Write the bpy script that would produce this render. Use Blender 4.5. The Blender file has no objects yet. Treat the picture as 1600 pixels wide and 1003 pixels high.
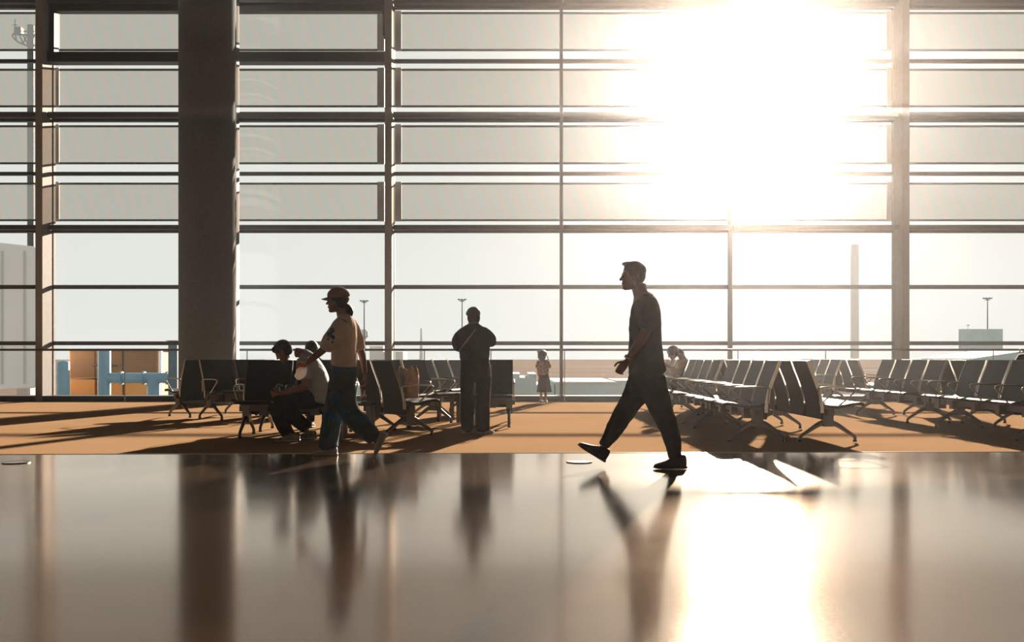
import bpy, bmesh, math, random
from mathutils import Vector, Matrix, Euler
random.seed(7)
scn = bpy.context.scene
COL = scn.collection
PI = math.pi
F = 1500.0; EYE = 0.93; HOR = 559.0; CX = 800.0

# ------------------------------------------------------------------ helpers
def wx(px, d): return (px - CX) * d / F
def wz(py, d): return EYE + (HOR - py) * d / F

def link(name, me, mat=None, parent=None, smooth=False):
    o = bpy.data.objects.new(name, me); COL.objects.link(o)
    if mat: me.materials.append(mat)
    if parent: o.parent = parent
    if smooth:
        for p in me.polygons: p.use_smooth = True
    return o

def obj(name, bm, mat=None, parent=None, smooth=False, bevel=0, seg=2):
    me = bpy.data.meshes.new(name)
    bmesh.ops.recalc_face_normals(bm, faces=bm.faces)
    bm.to_mesh(me); bm.free()
    o = link(name, me, mat, parent, smooth)
    if bevel:
        b = o.modifiers.new('bevel', 'BEVEL'); b.width = bevel; b.segments = seg; b.limit_method = 'ANGLE'
    return o

def tag(o, label, cat, group=None, kind=None):
    o['label'] = label; o['category'] = cat
    if group: o['group'] = group
    if kind: o['kind'] = kind
    return o

def empty(name, loc=(0, 0, 0), rz=0, label=None, cat=None, group=None):
    o = bpy.data.objects.new(name, None); COL.objects.link(o)
    o.location = loc; o.rotation_euler = (0, 0, rz); o.empty_display_size = .1
    if label: tag(o, label, cat, group)
    return o

def struct(o): o['kind'] = 'structure'; return o

def box(bm, x0, x1, y0, y1, z0, z1, M=None):
    vs = [bm.verts.new((x, y, z)) for x in (x0, x1) for y in (y0, y1) for z in (z0, z1)]
    for f in ((0,1,3,2),(4,6,7,5),(0,4,5,1),(2,3,7,6),(0,2,6,4),(1,5,7,3)):
        bm.faces.new([vs[i] for i in f])
    if M is not None:
        for v in vs: v.co = M @ v.co
    return vs

def boxo(name, x0, x1, y0, y1, z0, z1, mat, parent=None, bevel=0):
    bm = bmesh.new(); box(bm, x0, x1, y0, y1, z0, z1)
    return obj(name, bm, mat, parent, bevel=bevel)

def frame_of(t, ref):
    b = ref - ref.dot(t) * t
    if b.length < 1e-4:
        b = Vector((0, 0, 1)) - t.z * t
        if b.length < 1e-4: b = Vector((1, 0, 0))
    b.normalize()
    return t.cross(b).normalized(), b

def catmull(vals, k):
    out = []
    n = len(vals)
    for i in range(n - 1):
        p0 = vals[max(i - 1, 0)]; p1 = vals[i]; p2 = vals[i + 1]; p3 = vals[min(i + 2, n - 1)]
        for j in range(k):
            t = j / k
            out.append([.5 * (2*b + (c - a)*t + (2*a - 5*b + 4*c - d)*t*t + (3*b - a - 3*c + d)*t**3)
                        for a, b, c, d in zip(p0, p1, p2, p3)])
    out.append(list(vals[-1]))
    return out

def tube(bm, pts, rad, ref=(0, 1, 0), n=14, k=4, cap=True, smooth_path=True):
    """pts: points; rad: number or (in-plane, along ref) per point. closed, rounded ends."""
    ref = Vector(ref)
    rr = [(r, r) if not isinstance(r, (tuple, list)) else r for r in (rad if isinstance(rad, (list, tuple)) and len(rad) == len(pts) and not (len(pts) == 2 and isinstance(rad, tuple)) else [rad] * len(pts))]
    vals = [list(p) + list(r) for p, r in zip(pts, rr)]
    if smooth_path and len(vals) > 1: vals = catmull(vals, k)
    P = [Vector(v[:3]) for v in vals]; R = [(max(v[3], .0008), max(v[4], .0008)) for v in vals]
    T = []
    for i in range(len(P)):
        t = P[min(i + 1, len(P) - 1)] - P[max(i - 1, 0)]
        T.append(t.normalized() if t.length > 1e-6 else Vector((0, 0, 1)))
    if cap:
        a, b = [], []
        for ang in (20, 45, 70):
            s, c = math.sin(math.radians(ang)), math.cos(math.radians(ang))
            m = min(R[0]); a.insert(0, (P[0] - T[0] * m * s * .35, (R[0][0] * c, R[0][1] * c), T[0]))
            m = min(R[-1]); b.append((P[-1] + T[-1] * m * s * .35, (R[-1][0] * c, R[-1][1] * c), T[-1]))
        S = a + list(zip(P, R, T)) + b
    else: S = list(zip(P, R, T))
    rings = []
    for p, r, t in S:
        nn, bb = frame_of(t, ref)
        rings.append([bm.verts.new(p + nn * (r[0] * math.cos(2*PI*i/n)) + bb * (r[1] * math.sin(2*PI*i/n))) for i in range(n)])
    for a, b in zip(rings, rings[1:]):
        for i in range(n): bm.faces.new((a[i], a[(i+1) % n], b[(i+1) % n], b[i]))
    bm.faces.new(rings[0][::-1]); bm.faces.new(rings[-1])

def ell(bm, c, r, M=None, seg=16, rings=10):
    mat = Matrix.Translation(Vector(c))
    if M is not None: mat = mat @ M.to_4x4()
    mat = mat @ Matrix.Diagonal((r[0], r[1], r[2], 1))
    bmesh.ops.create_uvsphere(bm, u_segments=seg, v_segments=rings, radius=1, matrix=mat)

FOLD = bpy.data.textures.new('cloth_folds', 'CLOUDS'); FOLD.noise_scale = .11; FOLD.noise_depth = 2
CLOTH = ('t_shirt', 'trousers', 'blouse', 'jeans', 'shirt', 'jumper', 'top', 'pack_body')
def blob(name, bm, mat, parent, voxel=.006, it=3):
    o = obj(name, bm, mat, parent)
    m = o.modifiers.new('remesh', 'REMESH'); m.mode = 'VOXEL'; m.voxel_size = voxel; m.use_smooth_shade = True
    if it:
        s = o.modifiers.new('smooth', 'SMOOTH'); s.factor = .5; s.iterations = it
    if name in CLOTH:
        d = o.modifiers.new('folds', 'DISPLACE'); d.texture = FOLD; d.strength = .018; d.mid_level = .45; d.texture_coords = 'LOCAL'
    return o

def extrude_profile(bm, prof, thick, x0, x1):
    """sheet following prof [(y,z)...] of given thickness between x0 and x1"""
    pts = [Vector((0, p[0], p[1])) for p in catmull([list(p) for p in prof], 4)]
    up, lo = [], []
    for i, p in enumerate(pts):
        t = (pts[min(i+1, len(pts)-1)] - pts[max(i-1, 0)]).normalized()
        nrm = Vector((0, -t.z, t.y))
        up.append(p + nrm * thick / 2); lo.append(p - nrm * thick / 2)
    loop = up + lo[::-1]
    A = [bm.verts.new((x0, p.y, p.z)) for p in loop]; B = [bm.verts.new((x1, p.y, p.z)) for p in loop]
    n = len(loop); m = len(up)
    for i in range(n): bm.faces.new((A[i], A[(i+1) % n], B[(i+1) % n], B[i]))
    for V in (A, B):
        for i in range(m - 1): bm.faces.new((V[i], V[i+1], V[n-2-i], V[n-1-i]))

# ------------------------------------------------------------------ materials
def mat(name, col, rough=.6, metal=0, bump=0, bscale=200, var=0, vscale=8, spec=.5, col2=None, sheen=0):
    m = bpy.data.materials.new(name); m.use_nodes = True
    nt = m.node_tree; b = nt.nodes['Principled BSDF']
    b.inputs['Base Color'].default_value = (*col, 1); b.inputs['Roughness'].default_value = rough
    b.inputs['Metallic'].default_value = metal; b.inputs['Specular IOR Level'].default_value = spec
    if sheen: b.inputs['Sheen Weight'].default_value = sheen
    tc = nt.nodes.new('ShaderNodeTexCoord')
    if var or col2:
        nz = nt.nodes.new('ShaderNodeTexNoise'); nz.inputs['Scale'].default_value = vscale; nz.inputs['Detail'].default_value = 5
        nt.links.new(tc.outputs['Object'], nz.inputs['Vector'])
        r = nt.nodes.new('ShaderNodeValToRGB')
        c2 = col2 or tuple(min(1, c * (1 + var)) for c in col)
        c1 = col if col2 else tuple(c * (1 - var) for c in col)
        r.color_ramp.elements[0].position = .35; r.color_ramp.elements[1].position = .65
        r.color_ramp.elements[0].color = (*c1, 1); r.color_ramp.elements[1].color = (*c2, 1)
        nt.links.new(nz.outputs['Fac'], r.inputs['Fac']); nt.links.new(r.outputs['Color'], b.inputs['Base Color'])
    if bump:
        nz = nt.nodes.new('ShaderNodeTexNoise'); nz.inputs['Scale'].default_value = bscale; nz.inputs['Detail'].default_value = 3
        bp = nt.nodes.new('ShaderNodeBump'); bp.inputs['Strength'].default_value = bump; bp.inputs['Distance'].default_value = .01
        nt.links.new(tc.outputs['Object'], nz.inputs['Vector']); nt.links.new(nz.outputs['Fac'], bp.inputs['Height'])
        nt.links.new(bp.outputs['Normal'], b.inputs['Normal'])
    return m

M = {}
M['frame'] = mat('frame_grey', (.055, .062, .068), .45, .3, var=.1)
M['bracket'] = mat('bracket_grey', (.42, .42, .42), .6, .0, var=.05)
M['frame_dark'] = mat('frame_dark', (.012, .02, .028), .4, .2, var=.1)
M['mullion'] = mat('mullion_grey', (.24, .24, .245), .7, .0, spec=.08, var=.06)
M['column'] = mat('column_plaster', (.29, .35, .40), .75, var=.1, vscale=30, bump=.08, bscale=120)
M['leather'] = mat('black_leather', (.011, .021, .027), .58, bump=.12, bscale=160, var=.12)
M['alu'] = mat('polished_aluminium', (.55, .54, .52), .25, .9, var=.05)
M['steel'] = mat('brushed_steel', (.35, .33, .32), .3, .9, var=.05)
M['leg'] = mat('dark_aluminium', (.10, .105, .11), .3, .8, var=.05)
M['beam'] = mat('bench_beam_grey', (.09, .09, .095), .4, .6, var=.05)
M['table'] = mat('table_top_black', (.06, .06, .06), .3, var=.1)
M['ceiling'] = mat('ceiling_grey', (.20, .19, .18), .8, var=.03)
M['wall'] = mat('wall_beige', (.12, .11, .10), .8, var=.05)
M['skin'] = mat('skin', (.28, .15, .10), .5, var=.06, vscale=20)
M['blue_cloth'] = mat('blue_print_cloth', (.04, .15, .28), .85, var=.3, vscale=30)
M['skin_pale'] = mat('skin_pale', (.27, .15, .105), .5, var=.06, vscale=20)
M['hair'] = mat('black_hair', (.016, .013, .012), .5, bump=.5, bscale=120, var=.3)
M['white'] = mat('white_plastic', (.75, .75, .73), .4, var=.03)
M['eye'] = mat('eye_dark', (.02, .015, .012), .15, var=.1)
M['black_cloth'] = mat('black_cloth', (.012, .014, .017), .85, bump=.3, bscale=60, var=.25, vscale=12)
M['charcoal'] = mat('charcoal_cloth', (.032, .038, .046), .85, bump=.3, bscale=60, var=.2, vscale=12)
M['slate'] = mat('slate_cloth', (.032, .038, .047), .85, bump=.3, bscale=60, var=.2, vscale=12)
M['navy'] = mat('navy_cloth', (.024, .032, .042), .85, bump=.3, bscale=50, var=.2, vscale=12)
M['pink'] = mat('pink_cream_cloth', (.80, .69, .64), .85, bump=.3, bscale=50, var=.08, vscale=10)
M['cap'] = mat('dusty_pink_cap', (.38, .25, .20), .85, bump=.2, bscale=80, var=.08)
M['greyshirt'] = mat('pale_grey_cloth', (.40, .48, .53), .85, bump=.3, bscale=50, var=.08, vscale=10)
M['cream'] = mat('cream_cloth', (.50, .42, .33), .85, bump=.3, bscale=50, var=.08, vscale=10)
M['print'] = mat('brown_print_cloth', (.42, .30, .24), .85, col2=(.16, .08, .07), vscale=28)
M['skirt'] = mat('grey_skirt', (.055, .055, .06), .85, var=.15, vscale=12)
M['shoe_black'] = mat('black_knit_shoe', (.018, .018, .02), .7, bump=.4, bscale=150, var=.3)
M['shoe_white'] = mat('white_shoe', (.50, .46, .42), .6, bump=.2, bscale=80, var=.1)
M['shoe_grey'] = mat('grey_shoe', (.10, .10, .10), .6, col2=(.35, .34, .32), vscale=25)
M['sole'] = mat('rubber_sole', (.02, .02, .02), .7, var=.1)
M['sole_white'] = mat('white_sole', (.5, .48, .45), .6, var=.05)
M['bag'] = mat('tan_cloth_bag', (.80, .58, .46), .8, bump=.6, bscale=18, col2=(.55, .36, .27), vscale=9)
M['orange'] = mat('orange_plastic', (.9, .20, .02), .4, var=.05)
M['red'] = mat('red_label', (.5, .06, .03), .4, var=.05)
M['phone'] = mat('phone_black', (.01, .01, .012), .2, var=.05)
M['strap'] = mat('pale_strap', (.35, .33, .31), .7, var=.05)
def film():
    m = bpy.data.materials.new('white_plastic_film'); m.use_nodes = True; nt = m.node_tree; nt.nodes.clear()
    out = nt.nodes.new('ShaderNodeOutputMaterial'); mx = nt.nodes.new('ShaderNodeMixShader'); mx.inputs[0].default_value = .6
    d = nt.nodes.new('ShaderNodeBsdfDiffuse'); d.inputs[0].default_value = (.85, .85, .83, 1)
    l = nt.nodes.new('ShaderNodeBsdfTranslucent'); l.inputs[0].default_value = (.9, .9, .88, 1)
    nt.links.new(d.outputs[0], mx.inputs[1]); nt.links.new(l.outputs[0], mx.inputs[2]); nt.links.new(mx.outputs[0], out.inputs[0]); return m
M['film'] = film()
# ripped jeans with painted blue flowers
def jeans():
    m = mat('painted_jeans', (.06, .095, .125), .85, bump=.3, bscale=60, col2=(.11, .155, .19), vscale=9)
    nt = m.node_tree; b = nt.nodes['Principled BSDF']
    src = b.inputs['Base Color'].links[0].from_socket
    tc = nt.nodes.new('ShaderNodeTexCoord')
    v = nt.nodes.new('ShaderNodeTexVoronoi'); v.inputs['Scale'].default_value = 6.5
    nz = nt.nodes.new('ShaderNodeTexNoise'); nz.inputs['Scale'].default_value = 22
    ad = nt.nodes.new('ShaderNodeMixRGB'); ad.blend_type = 'ADD'; ad.inputs[0].default_value = .16
    nt.links.new(tc.outputs['Object'], ad.inputs[1]); nt.links.new(tc.outputs['Object'], nz.inputs['Vector'])
    nt.links.new(nz.outputs['Color'], ad.inputs[2]); nt.links.new(ad.outputs[0], v.inputs['Vector'])
    lt = nt.nodes.new('ShaderNodeMath'); lt.operation = 'LESS_THAN'; lt.inputs[1].default_value = .30
    nt.links.new(v.outputs['Distance'], lt.inputs[0])
    mx = nt.nodes.new('ShaderNodeMixRGB'); mx.inputs[2].default_value = (.02, .16, .36, 1)
    nt.links.new(lt.outputs[0], mx.inputs[0]); nt.links.new(src, mx.inputs[1])
    nt.links.new(mx.outputs[0], b.inputs['Base Color'])
    return m
M['jeans'] = jeans()
for k_, sp_ in (('hair', .25), ('leather', .25), ('skin', .3), ('skin_pale', .3), ('shoe_black', .2), ('sole', .2), ('carpet', 0)):
    if k_ in M: M[k_].node_tree.nodes['Principled BSDF'].inputs['Specular IOR Level'].default_value = sp_
for k_ in ('black_cloth', 'charcoal', 'slate', 'navy', 'pink', 'cap', 'greyshirt', 'cream', 'print', 'skirt', 'jeans', 'blue_cloth', 'bag', 'column', 'wall', 'ceiling'):
    M[k_].node_tree.nodes['Principled BSDF'].inputs['Specular IOR Level'].default_value = .08

def carpet():
    m = bpy.data.materials.new('tan_carpet'); m.use_nodes = True; nt = m.node_tree; b = nt.nodes['Principled BSDF']
    tc = nt.nodes.new('ShaderNodeTexCoord')
    def noise(s, d=3):
        z = nt.nodes.new('ShaderNodeTexNoise'); z.inputs['Scale'].default_value = s; z.inputs['Detail'].default_value = d
        nt.links.new(tc.outputs['Object'], z.inputs['Vector']); return z
    n1 = noise(.6); n2 = noise(45, 4)
    r = nt.nodes.new('ShaderNodeValToRGB'); r.color_ramp.elements[0].color = (.285, .18, .10, 1); r.color_ramp.elements[1].color = (.40, .27, .165, 1)
    r.color_ramp.elements[0].position = .3; r.color_ramp.elements[1].position = .7
    mx = nt.nodes.new('ShaderNodeMath'); mx.operation = 'MULTIPLY_ADD'; mx.inputs[1].default_value = .7
    mm = nt.nodes.new('ShaderNodeMath'); mm.operation = 'MULTIPLY'; mm.inputs[1].default_value = .3
    nt.links.new(n1.outputs['Fac'], mm.inputs[0]); nt.links.new(n2.outputs['Fac'], mx.inputs[0]); nt.links.new(mm.outputs[0], mx.inputs[2])
    nt.links.new(mx.outputs[0], r.inputs['Fac']); nt.links.new(r.outputs['Color'], b.inputs['Base Color'])
    b.inputs['Roughness'].default_value = 1; b.inputs['Specular IOR Level'].default_value = 0
    n3 = noise(90, 2); bp = nt.nodes.new('ShaderNodeBump'); bp.inputs['Strength'].default_value = .35; bp.inputs['Distance'].default_value = .01
    nt.links.new(n3.outputs['Fac'], bp.inputs['Height']); nt.links.new(bp.outputs['Normal'], b.inputs['Normal'])
    return m
M['carpet'] = carpet()

def stone():
    m = bpy.data.materials.new('polished_dark_stone'); m.use_nodes = True; nt = m.node_tree; b = nt.nodes['Principled BSDF']
    tc = nt.nodes.new('ShaderNodeTexCoord')
    mp = nt.nodes.new('ShaderNodeMapping'); mp.inputs['Scale'].default_value = (1, 2.2, 1)
    nt.links.new(tc.outputs['Object'], mp.inputs['Vector'])
    n1 = nt.nodes.new('ShaderNodeTexNoise'); n1.inputs['Scale'].default_value = 30; n1.inputs['Detail'].default_value = 6
    nt.links.new(mp.outputs[0], n1.inputs['Vector'])
    r = nt.nodes.new('ShaderNodeValToRGB'); r.color_ramp.elements[0].color = (.045, .028, .018, 1); r.color_ramp.elements[1].color = (.085, .055, .038, 1)
    nt.links.new(n1.outputs['Fac'], r.inputs['Fac']); nt.links.new(r.outputs['Color'], b.inputs['Base Color'])
    b.inputs['Roughness'].default_value = .17; b.inputs['IOR'].default_value = 1.65; b.inputs['Specular Tint'].default_value = (1, .84, .72, 1)
    n2 = nt.nodes.new('ShaderNodeTexNoise'); n2.inputs['Scale'].default_value = 42; n2.inputs['Detail'].default_value = 2
    nt.links.new(mp.outputs[0], n2.inputs['Vector'])
    n4 = nt.nodes.new('ShaderNodeTexNoise'); n4.inputs['Scale'].default_value = 1.3; n4.inputs['Detail'].default_value = 2
    nt.links.new(tc.outputs['Object'], n4.inputs['Vector'])
    av = nt.nodes.new('ShaderNodeMath'); av.operation = 'MULTIPLY_ADD'; av.inputs[1].default_value = .6
    hf = nt.nodes.new('ShaderNodeMath'); hf.operation = 'MULTIPLY'; hf.inputs[1].default_value = .4
    nt.links.new(n4.outputs['Fac'], hf.inputs[0]); nt.links.new(n2.outputs['Fac'], av.inputs[0]); nt.links.new(hf.outputs[0], av.inputs[2])
    rr = nt.nodes.new('ShaderNodeMapRange'); rr.inputs['To Min'].default_value = .08; rr.inputs['To Max'].default_value = .19
    nt.links.new(av.outputs[0], rr.inputs['Value']); nt.links.new(rr.outputs[0], b.inputs['Roughness'])
    b.inputs['Specular IOR Level'].default_value = 0; b.inputs['Roughness'].default_value = .8
    for l in list(nt.links):
        if l.to_socket == b.inputs['Roughness']: nt.links.remove(l)
    g = nt.nodes.new('ShaderNodeBsdfGlossy'); g.inputs['Color'].default_value = (1, .89, .79, 1); nt.links.new(rr.outputs[0], g.inputs['Roughness'])
    fr = nt.nodes.new('ShaderNodeFresnel'); fr.inputs['IOR'].default_value = 1.75
    mu = nt.nodes.new('ShaderNodeMath'); mu.operation = 'MULTIPLY_ADD'; mu.inputs[1].default_value = 1.5; mu.inputs[2].default_value = -.07; mu.use_clamp = True
    nt.links.new(fr.outputs[0], mu.inputs[0])
    mx = nt.nodes.new('ShaderNodeMixShader'); nt.links.new(mu.outputs[0], mx.inputs[0]); nt.links.new(b.outputs[0], mx.inputs[1]); nt.links.new(g.outputs[0], mx.inputs[2])
    nt.links.new(mx.outputs[0], nt.nodes['Material Output'].inputs['Surface'])
    return m
M['stone'] = stone()

def glass(name='pane_glass', tint=(.95, .97, .96), gl=.05):
    m = bpy.data.materials.new(name); m.use_nodes = True; nt = m.node_tree; nt.nodes.clear()
    out = nt.nodes.new('ShaderNodeOutputMaterial'); mx = nt.nodes.new('ShaderNodeMixShader')
    t = nt.nodes.new('ShaderNodeBsdfTransparent'); t.inputs[0].default_value = (*tint, 1)
    g = nt.nodes.new('ShaderNodeBsdfGlossy'); g.inputs['Roughness'].default_value = .03; g.inputs[0].default_value = (.9, .9, .9, 1)
    fr = nt.nodes.new('ShaderNodeFresnel'); fr.inputs[0].default_value = 1.3
    nt.links.new(fr.outputs[0], mx.inputs[0]); nt.links.new(t.outputs[0], mx.inputs[1]); nt.links.new(g.outputs[0], mx.inputs[2])
    nt.links.new(mx.outputs[0], out.inputs[0]); return m
M['glass'] = glass()

def screen():
    """fine perforated shade sheet: part see-through, part warm translucent fabric with faint banding"""
    m = bpy.data.materials.new('perforated_shade'); m.use_nodes = True; nt = m.node_tree; nt.nodes.clear()
    out = nt.nodes.new('ShaderNodeOutputMaterial'); mx = nt.nodes.new('ShaderNodeMixShader'); mx.inputs[0].default_value = .38
    t = nt.nodes.new('ShaderNodeBsdfTransparent')
    tc = nt.nodes.new('ShaderNodeTexCoord'); w = nt.nodes.new('ShaderNodeTexWave'); w.bands_direction = 'DIAGONAL'
    w.inputs['Scale'].default_value = 1.3; w.inputs['Distortion'].default_value = 2.5; w.inputs['Detail'].default_value = 1; w.inputs['Detail Scale'].default_value = .35
    mp = nt.nodes.new('ShaderNodeMapping'); mp.inputs['Scale'].default_value = (1.6, 1, .5)
    nt.links.new(tc.outputs['Object'], mp.inputs['Vector']); nt.links.new(mp.outputs[0], w.inputs['Vector'])
    r = nt.nodes.new('ShaderNodeValToRGB'); r.color_ramp.elements[0].color = (.98, .905, .86, 1); r.color_ramp.elements[1].color = (.925, .915, .88, 1)
    r.color_ramp.elements[0].position = .2; r.color_ramp.elements[1].position = .8
    nt.links.new(w.outputs['Fac'], r.inputs['Fac']); nt.links.new(r.outputs[0], t.inputs[0])
    d = nt.nodes.new('ShaderNodeBsdfDiffuse'); d.inputs[0].default_value = (.22, .24, .25, 1)
    l = nt.nodes.new('ShaderNodeBsdfTranslucent'); l.inputs[0].default_value = (.10, .13, .155, 1)
    m2 = nt.nodes.new('ShaderNodeMixShader'); m2.inputs[0].default_value = .6
    nt.links.new(d.outputs[0], m2.inputs[1]); nt.links.new(l.outputs[0], m2.inputs[2])
    nt.links.new(t.outputs[0], mx.inputs[1]); nt.links.new(m2.outputs[0], mx.inputs[2])
    nt.links.new(mx.outputs[0], out.inputs[0]); return m
M['screen'] = screen()

# ------------------------------------------------------------------ camera, sun, sky, added haze
cam = bpy.data.cameras.new('camera'); co = bpy.data.objects.new('camera', cam); COL.objects.link(co)
co.location = (0, 0, EYE); co.rotation_euler = (PI/2, 0, 0)
cam.sensor_width = 36; cam.lens = F / 1600 * 36; cam.shift_y = (HOR - 501.5) / 1600; cam.clip_end = 8000
scn.camera = co

AZ, EL = math.radians(13.7), math.radians(14.3)
SUN = Vector((math.sin(AZ) * math.cos(EL), math.cos(AZ) * math.cos(EL), math.sin(EL)))
sl = bpy.data.lights.new('sun', 'SUN'); sl.energy = 26; sl.color = (1, .77, .60); sl.angle = math.radians(.9)
so = bpy.data.objects.new('sun', sl); COL.objects.link(so); so.rotation_euler = (-SUN).to_track_quat('-Z', 'Y').to_euler()

w = bpy.data.worlds.new('sky'); scn.world = w; w.use_nodes = True; nt = w.node_tree; nt.nodes.clear()
out = nt.nodes.new('ShaderNodeOutputWorld'); bg = nt.nodes.new('ShaderNodeBackground')
tc = nt.nodes.new('ShaderNodeTexCoord')
nrm = nt.nodes.new('ShaderNodeVectorMath'); nrm.operation = 'NORMALIZE'; nt.links.new(tc.outputs['Generated'], nrm.inputs[0])
dot = nt.nodes.new('ShaderNodeVectorMath'); dot.operation = 'DOT_PRODUCT'; dot.inputs[1].default_value = SUN; nt.links.new(nrm.outputs[0], dot.inputs[0])
cl = nt.nodes.new('ShaderNodeMath'); cl.operation = 'MAXIMUM'; cl.inputs[1].default_value = 0; nt.links.new(dot.outputs['Value'], cl.inputs[0])
def lobe(p, s):
    a = nt.nodes.new('ShaderNodeMath'); a.operation = 'POWER'; a.inputs[1].default_value = p; nt.links.new(cl.outputs[0], a.inputs[0])
    b = nt.nodes.new('ShaderNodeMath'); b.operation = 'MULTIPLY'; b.inputs[1].default_value = s; nt.links.new(a.outputs[0], b.inputs[0]); return b
sep = nt.nodes.new('ShaderNodeSeparateXYZ'); nt.links.new(nrm.outputs[0], sep.inputs[0])
ramp = nt.nodes.new('ShaderNodeValToRGB'); nt.links.new(sep.outputs['Z'], ramp.inputs[0])
e = ramp.color_ramp.elements; e[0].position = 0; e[0].color = (.80, .79, .76, 1); e[1].position = 1; e[1].color = (.36, .40, .46, 1)
m1 = e.new(.25); m1.color = (.76, .75, .71, 1)
l1, l2 = lobe(60, .25), lobe(160, 1.6); l3 = lobe(2500, 14)
ad = nt.nodes.new('ShaderNodeMath'); ad.operation = 'ADD'; nt.links.new(l1.outputs[0], ad.inputs[0]); nt.links.new(l2.outputs[0], ad.inputs[1])
ad2 = nt.nodes.new('ShaderNodeMath'); ad2.operation = 'ADD'; nt.links.new(ad.outputs[0], ad2.inputs[0]); nt.links.new(l3.outputs[0], ad2.inputs[1])
gl = nt.nodes.new('ShaderNodeVectorMath'); gl.operation = 'SCALE'; gl.inputs[0].default_value = (1, .93, .82); nt.links.new(ad2.outputs[0], gl.inputs['Scale'])
sm = nt.nodes.new('ShaderNodeVectorMath'); sm.operation = 'ADD'; nt.links.new(ramp.outputs[0], sm.inputs[0]); nt.links.new(gl.outputs[0], sm.inputs[1])
nt.links.new(sm.outputs[0], bg.inputs[0]); bg.inputs[1].default_value = 1.15
nt.links.new(bg.outputs[0], out.inputs[0])

vs = scn.view_settings; vs.view_transform = 'Standard'; vs.look = 'None'; vs.gamma = 1; vs.exposure = 0; vs.use_curve_mapping = False
scn.cycles.use_denoising = True
scn.cycles.max_bounces = 8; scn.cycles.diffuse_bounces = 4; scn.cycles.transparent_max_bounces = 16; scn.cycles.volume_bounces = 0
scn.cycles.sample_clamp_indirect = 6; scn.cycles.caustics_reflective = False; scn.cycles.caustics_refractive = False

# ------------------------------------------------------------------ room shell
XL, XR, YB, YF, HC = -26, 26, -12, 20.5, 11.0
def edge_y(x): return 9.37 + .0255 * x       # carpet / stone border, very slightly askew
bm = bmesh.new()
f = [bm.verts.new(p) for p in ((XL, YB, 0), (XR, YB, 0), (XR, edge_y(XR), 0), (XL, edge_y(XL), 0), (XL, YB, -.3), (XR, YB, -.3), (XR, edge_y(XR), -.3), (XL, edge_y(XL), -.3))]
for q in ((0,1,2,3),(4,7,6,5),(0,4,5,1),(1,5,6,2),(2,6,7,3),(3,7,4,0)): bm.faces.new([f[i] for i in q])
struct(obj('floor', bm, M['stone']))
bm = bmesh.new()
f = [bm.verts.new(p) for p in ((XL, edge_y(XL), 0), (XR, edge_y(XR), 0), (XR, YF+.6, 0), (XL, YF+.6, 0), (XL, edge_y(XL), -.3), (XR, edge_y(XR), -.3), (XR, YF+.6, -.3), (XL, YF+.6, -.3))]
for q in ((0,1,2,3),(4,7,6,5),(0,4,5,1),(1,5,6,2),(2,6,7,3),(3,7,4,0)): bm.faces.new([f[i] for i in q])
struct(obj('floor', bm, M['carpet']))
struct(boxo('trim_1', XL, XR, -0.006, 0.006, -.004, .004, M['steel']))
t = bpy.data.objects['trim_1']; t.location = (0, edge_y(0), 0); t.rotation_euler[2] = math.atan(.0255)
struct(boxo('ceiling', XL, XR, YB, YF+.6, HC, HC+.3, M['ceiling']))
struct(boxo('wall_left', XL-.3, XL, YB, YF+.6, 0, HC, M['wall']))
struct(boxo('wall_right', XR, XR+.3, YB, YF+.6, 0, HC, M['wall']))
struct(boxo('wall_back', XL, XR, YB-.3, YB, 0, HC, M['wall']))

# glazed front: main fins, slim mullions, windows with sill, transoms and panes
fins = [(-10.105, .15), (-2.645, .15), (8.415, .15)]
slims = [-6.37, 1.075, 4.76]
outer_l = [-13.83, -17.56]; outer_r = [12.15, 15.9]
n = 2
for x, wd in fins + [(-21.3, .15), (19.6, .15)]:
    bm = bmesh.new(); box(bm, x-wd/2, x+wd/2, YF, YF+.07, 0, HC); box(bm, x-wd/2+.012, x+wd/2-.012, YF+.07, YF+.5, 0, HC)
    box(bm, x-wd/2, x+wd/2, YF+.5, YF+.6, 0, HC)
    struct(obj('trim_%d' % n, bm, M['mullion'], bevel=.004)); n += 1
for x in slims + outer_l + outer_r:
    bm = bmesh.new(); box(bm, x-.033, x+.033, YF+.36, YF+.56, 0, HC)
    struct(obj('trim_%d' % n, bm, M['frame'], bevel=.003)); n += 1
xs = sorted([x for x, _ in fins] + slims + outer_l + outer_r + [-21.3, 19.6, XL, XR])
finx = {round(x, 3) for x, _ in fins} | {-21.3, 19.6}
thin = [(1.205, 1.29), (2.435, 2.52), (4.915, 4.99), (7.375, 7.45)]
thick = [(3.66, 3.80), (6.085, 6.24), (8.55, 8.68)]
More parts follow.
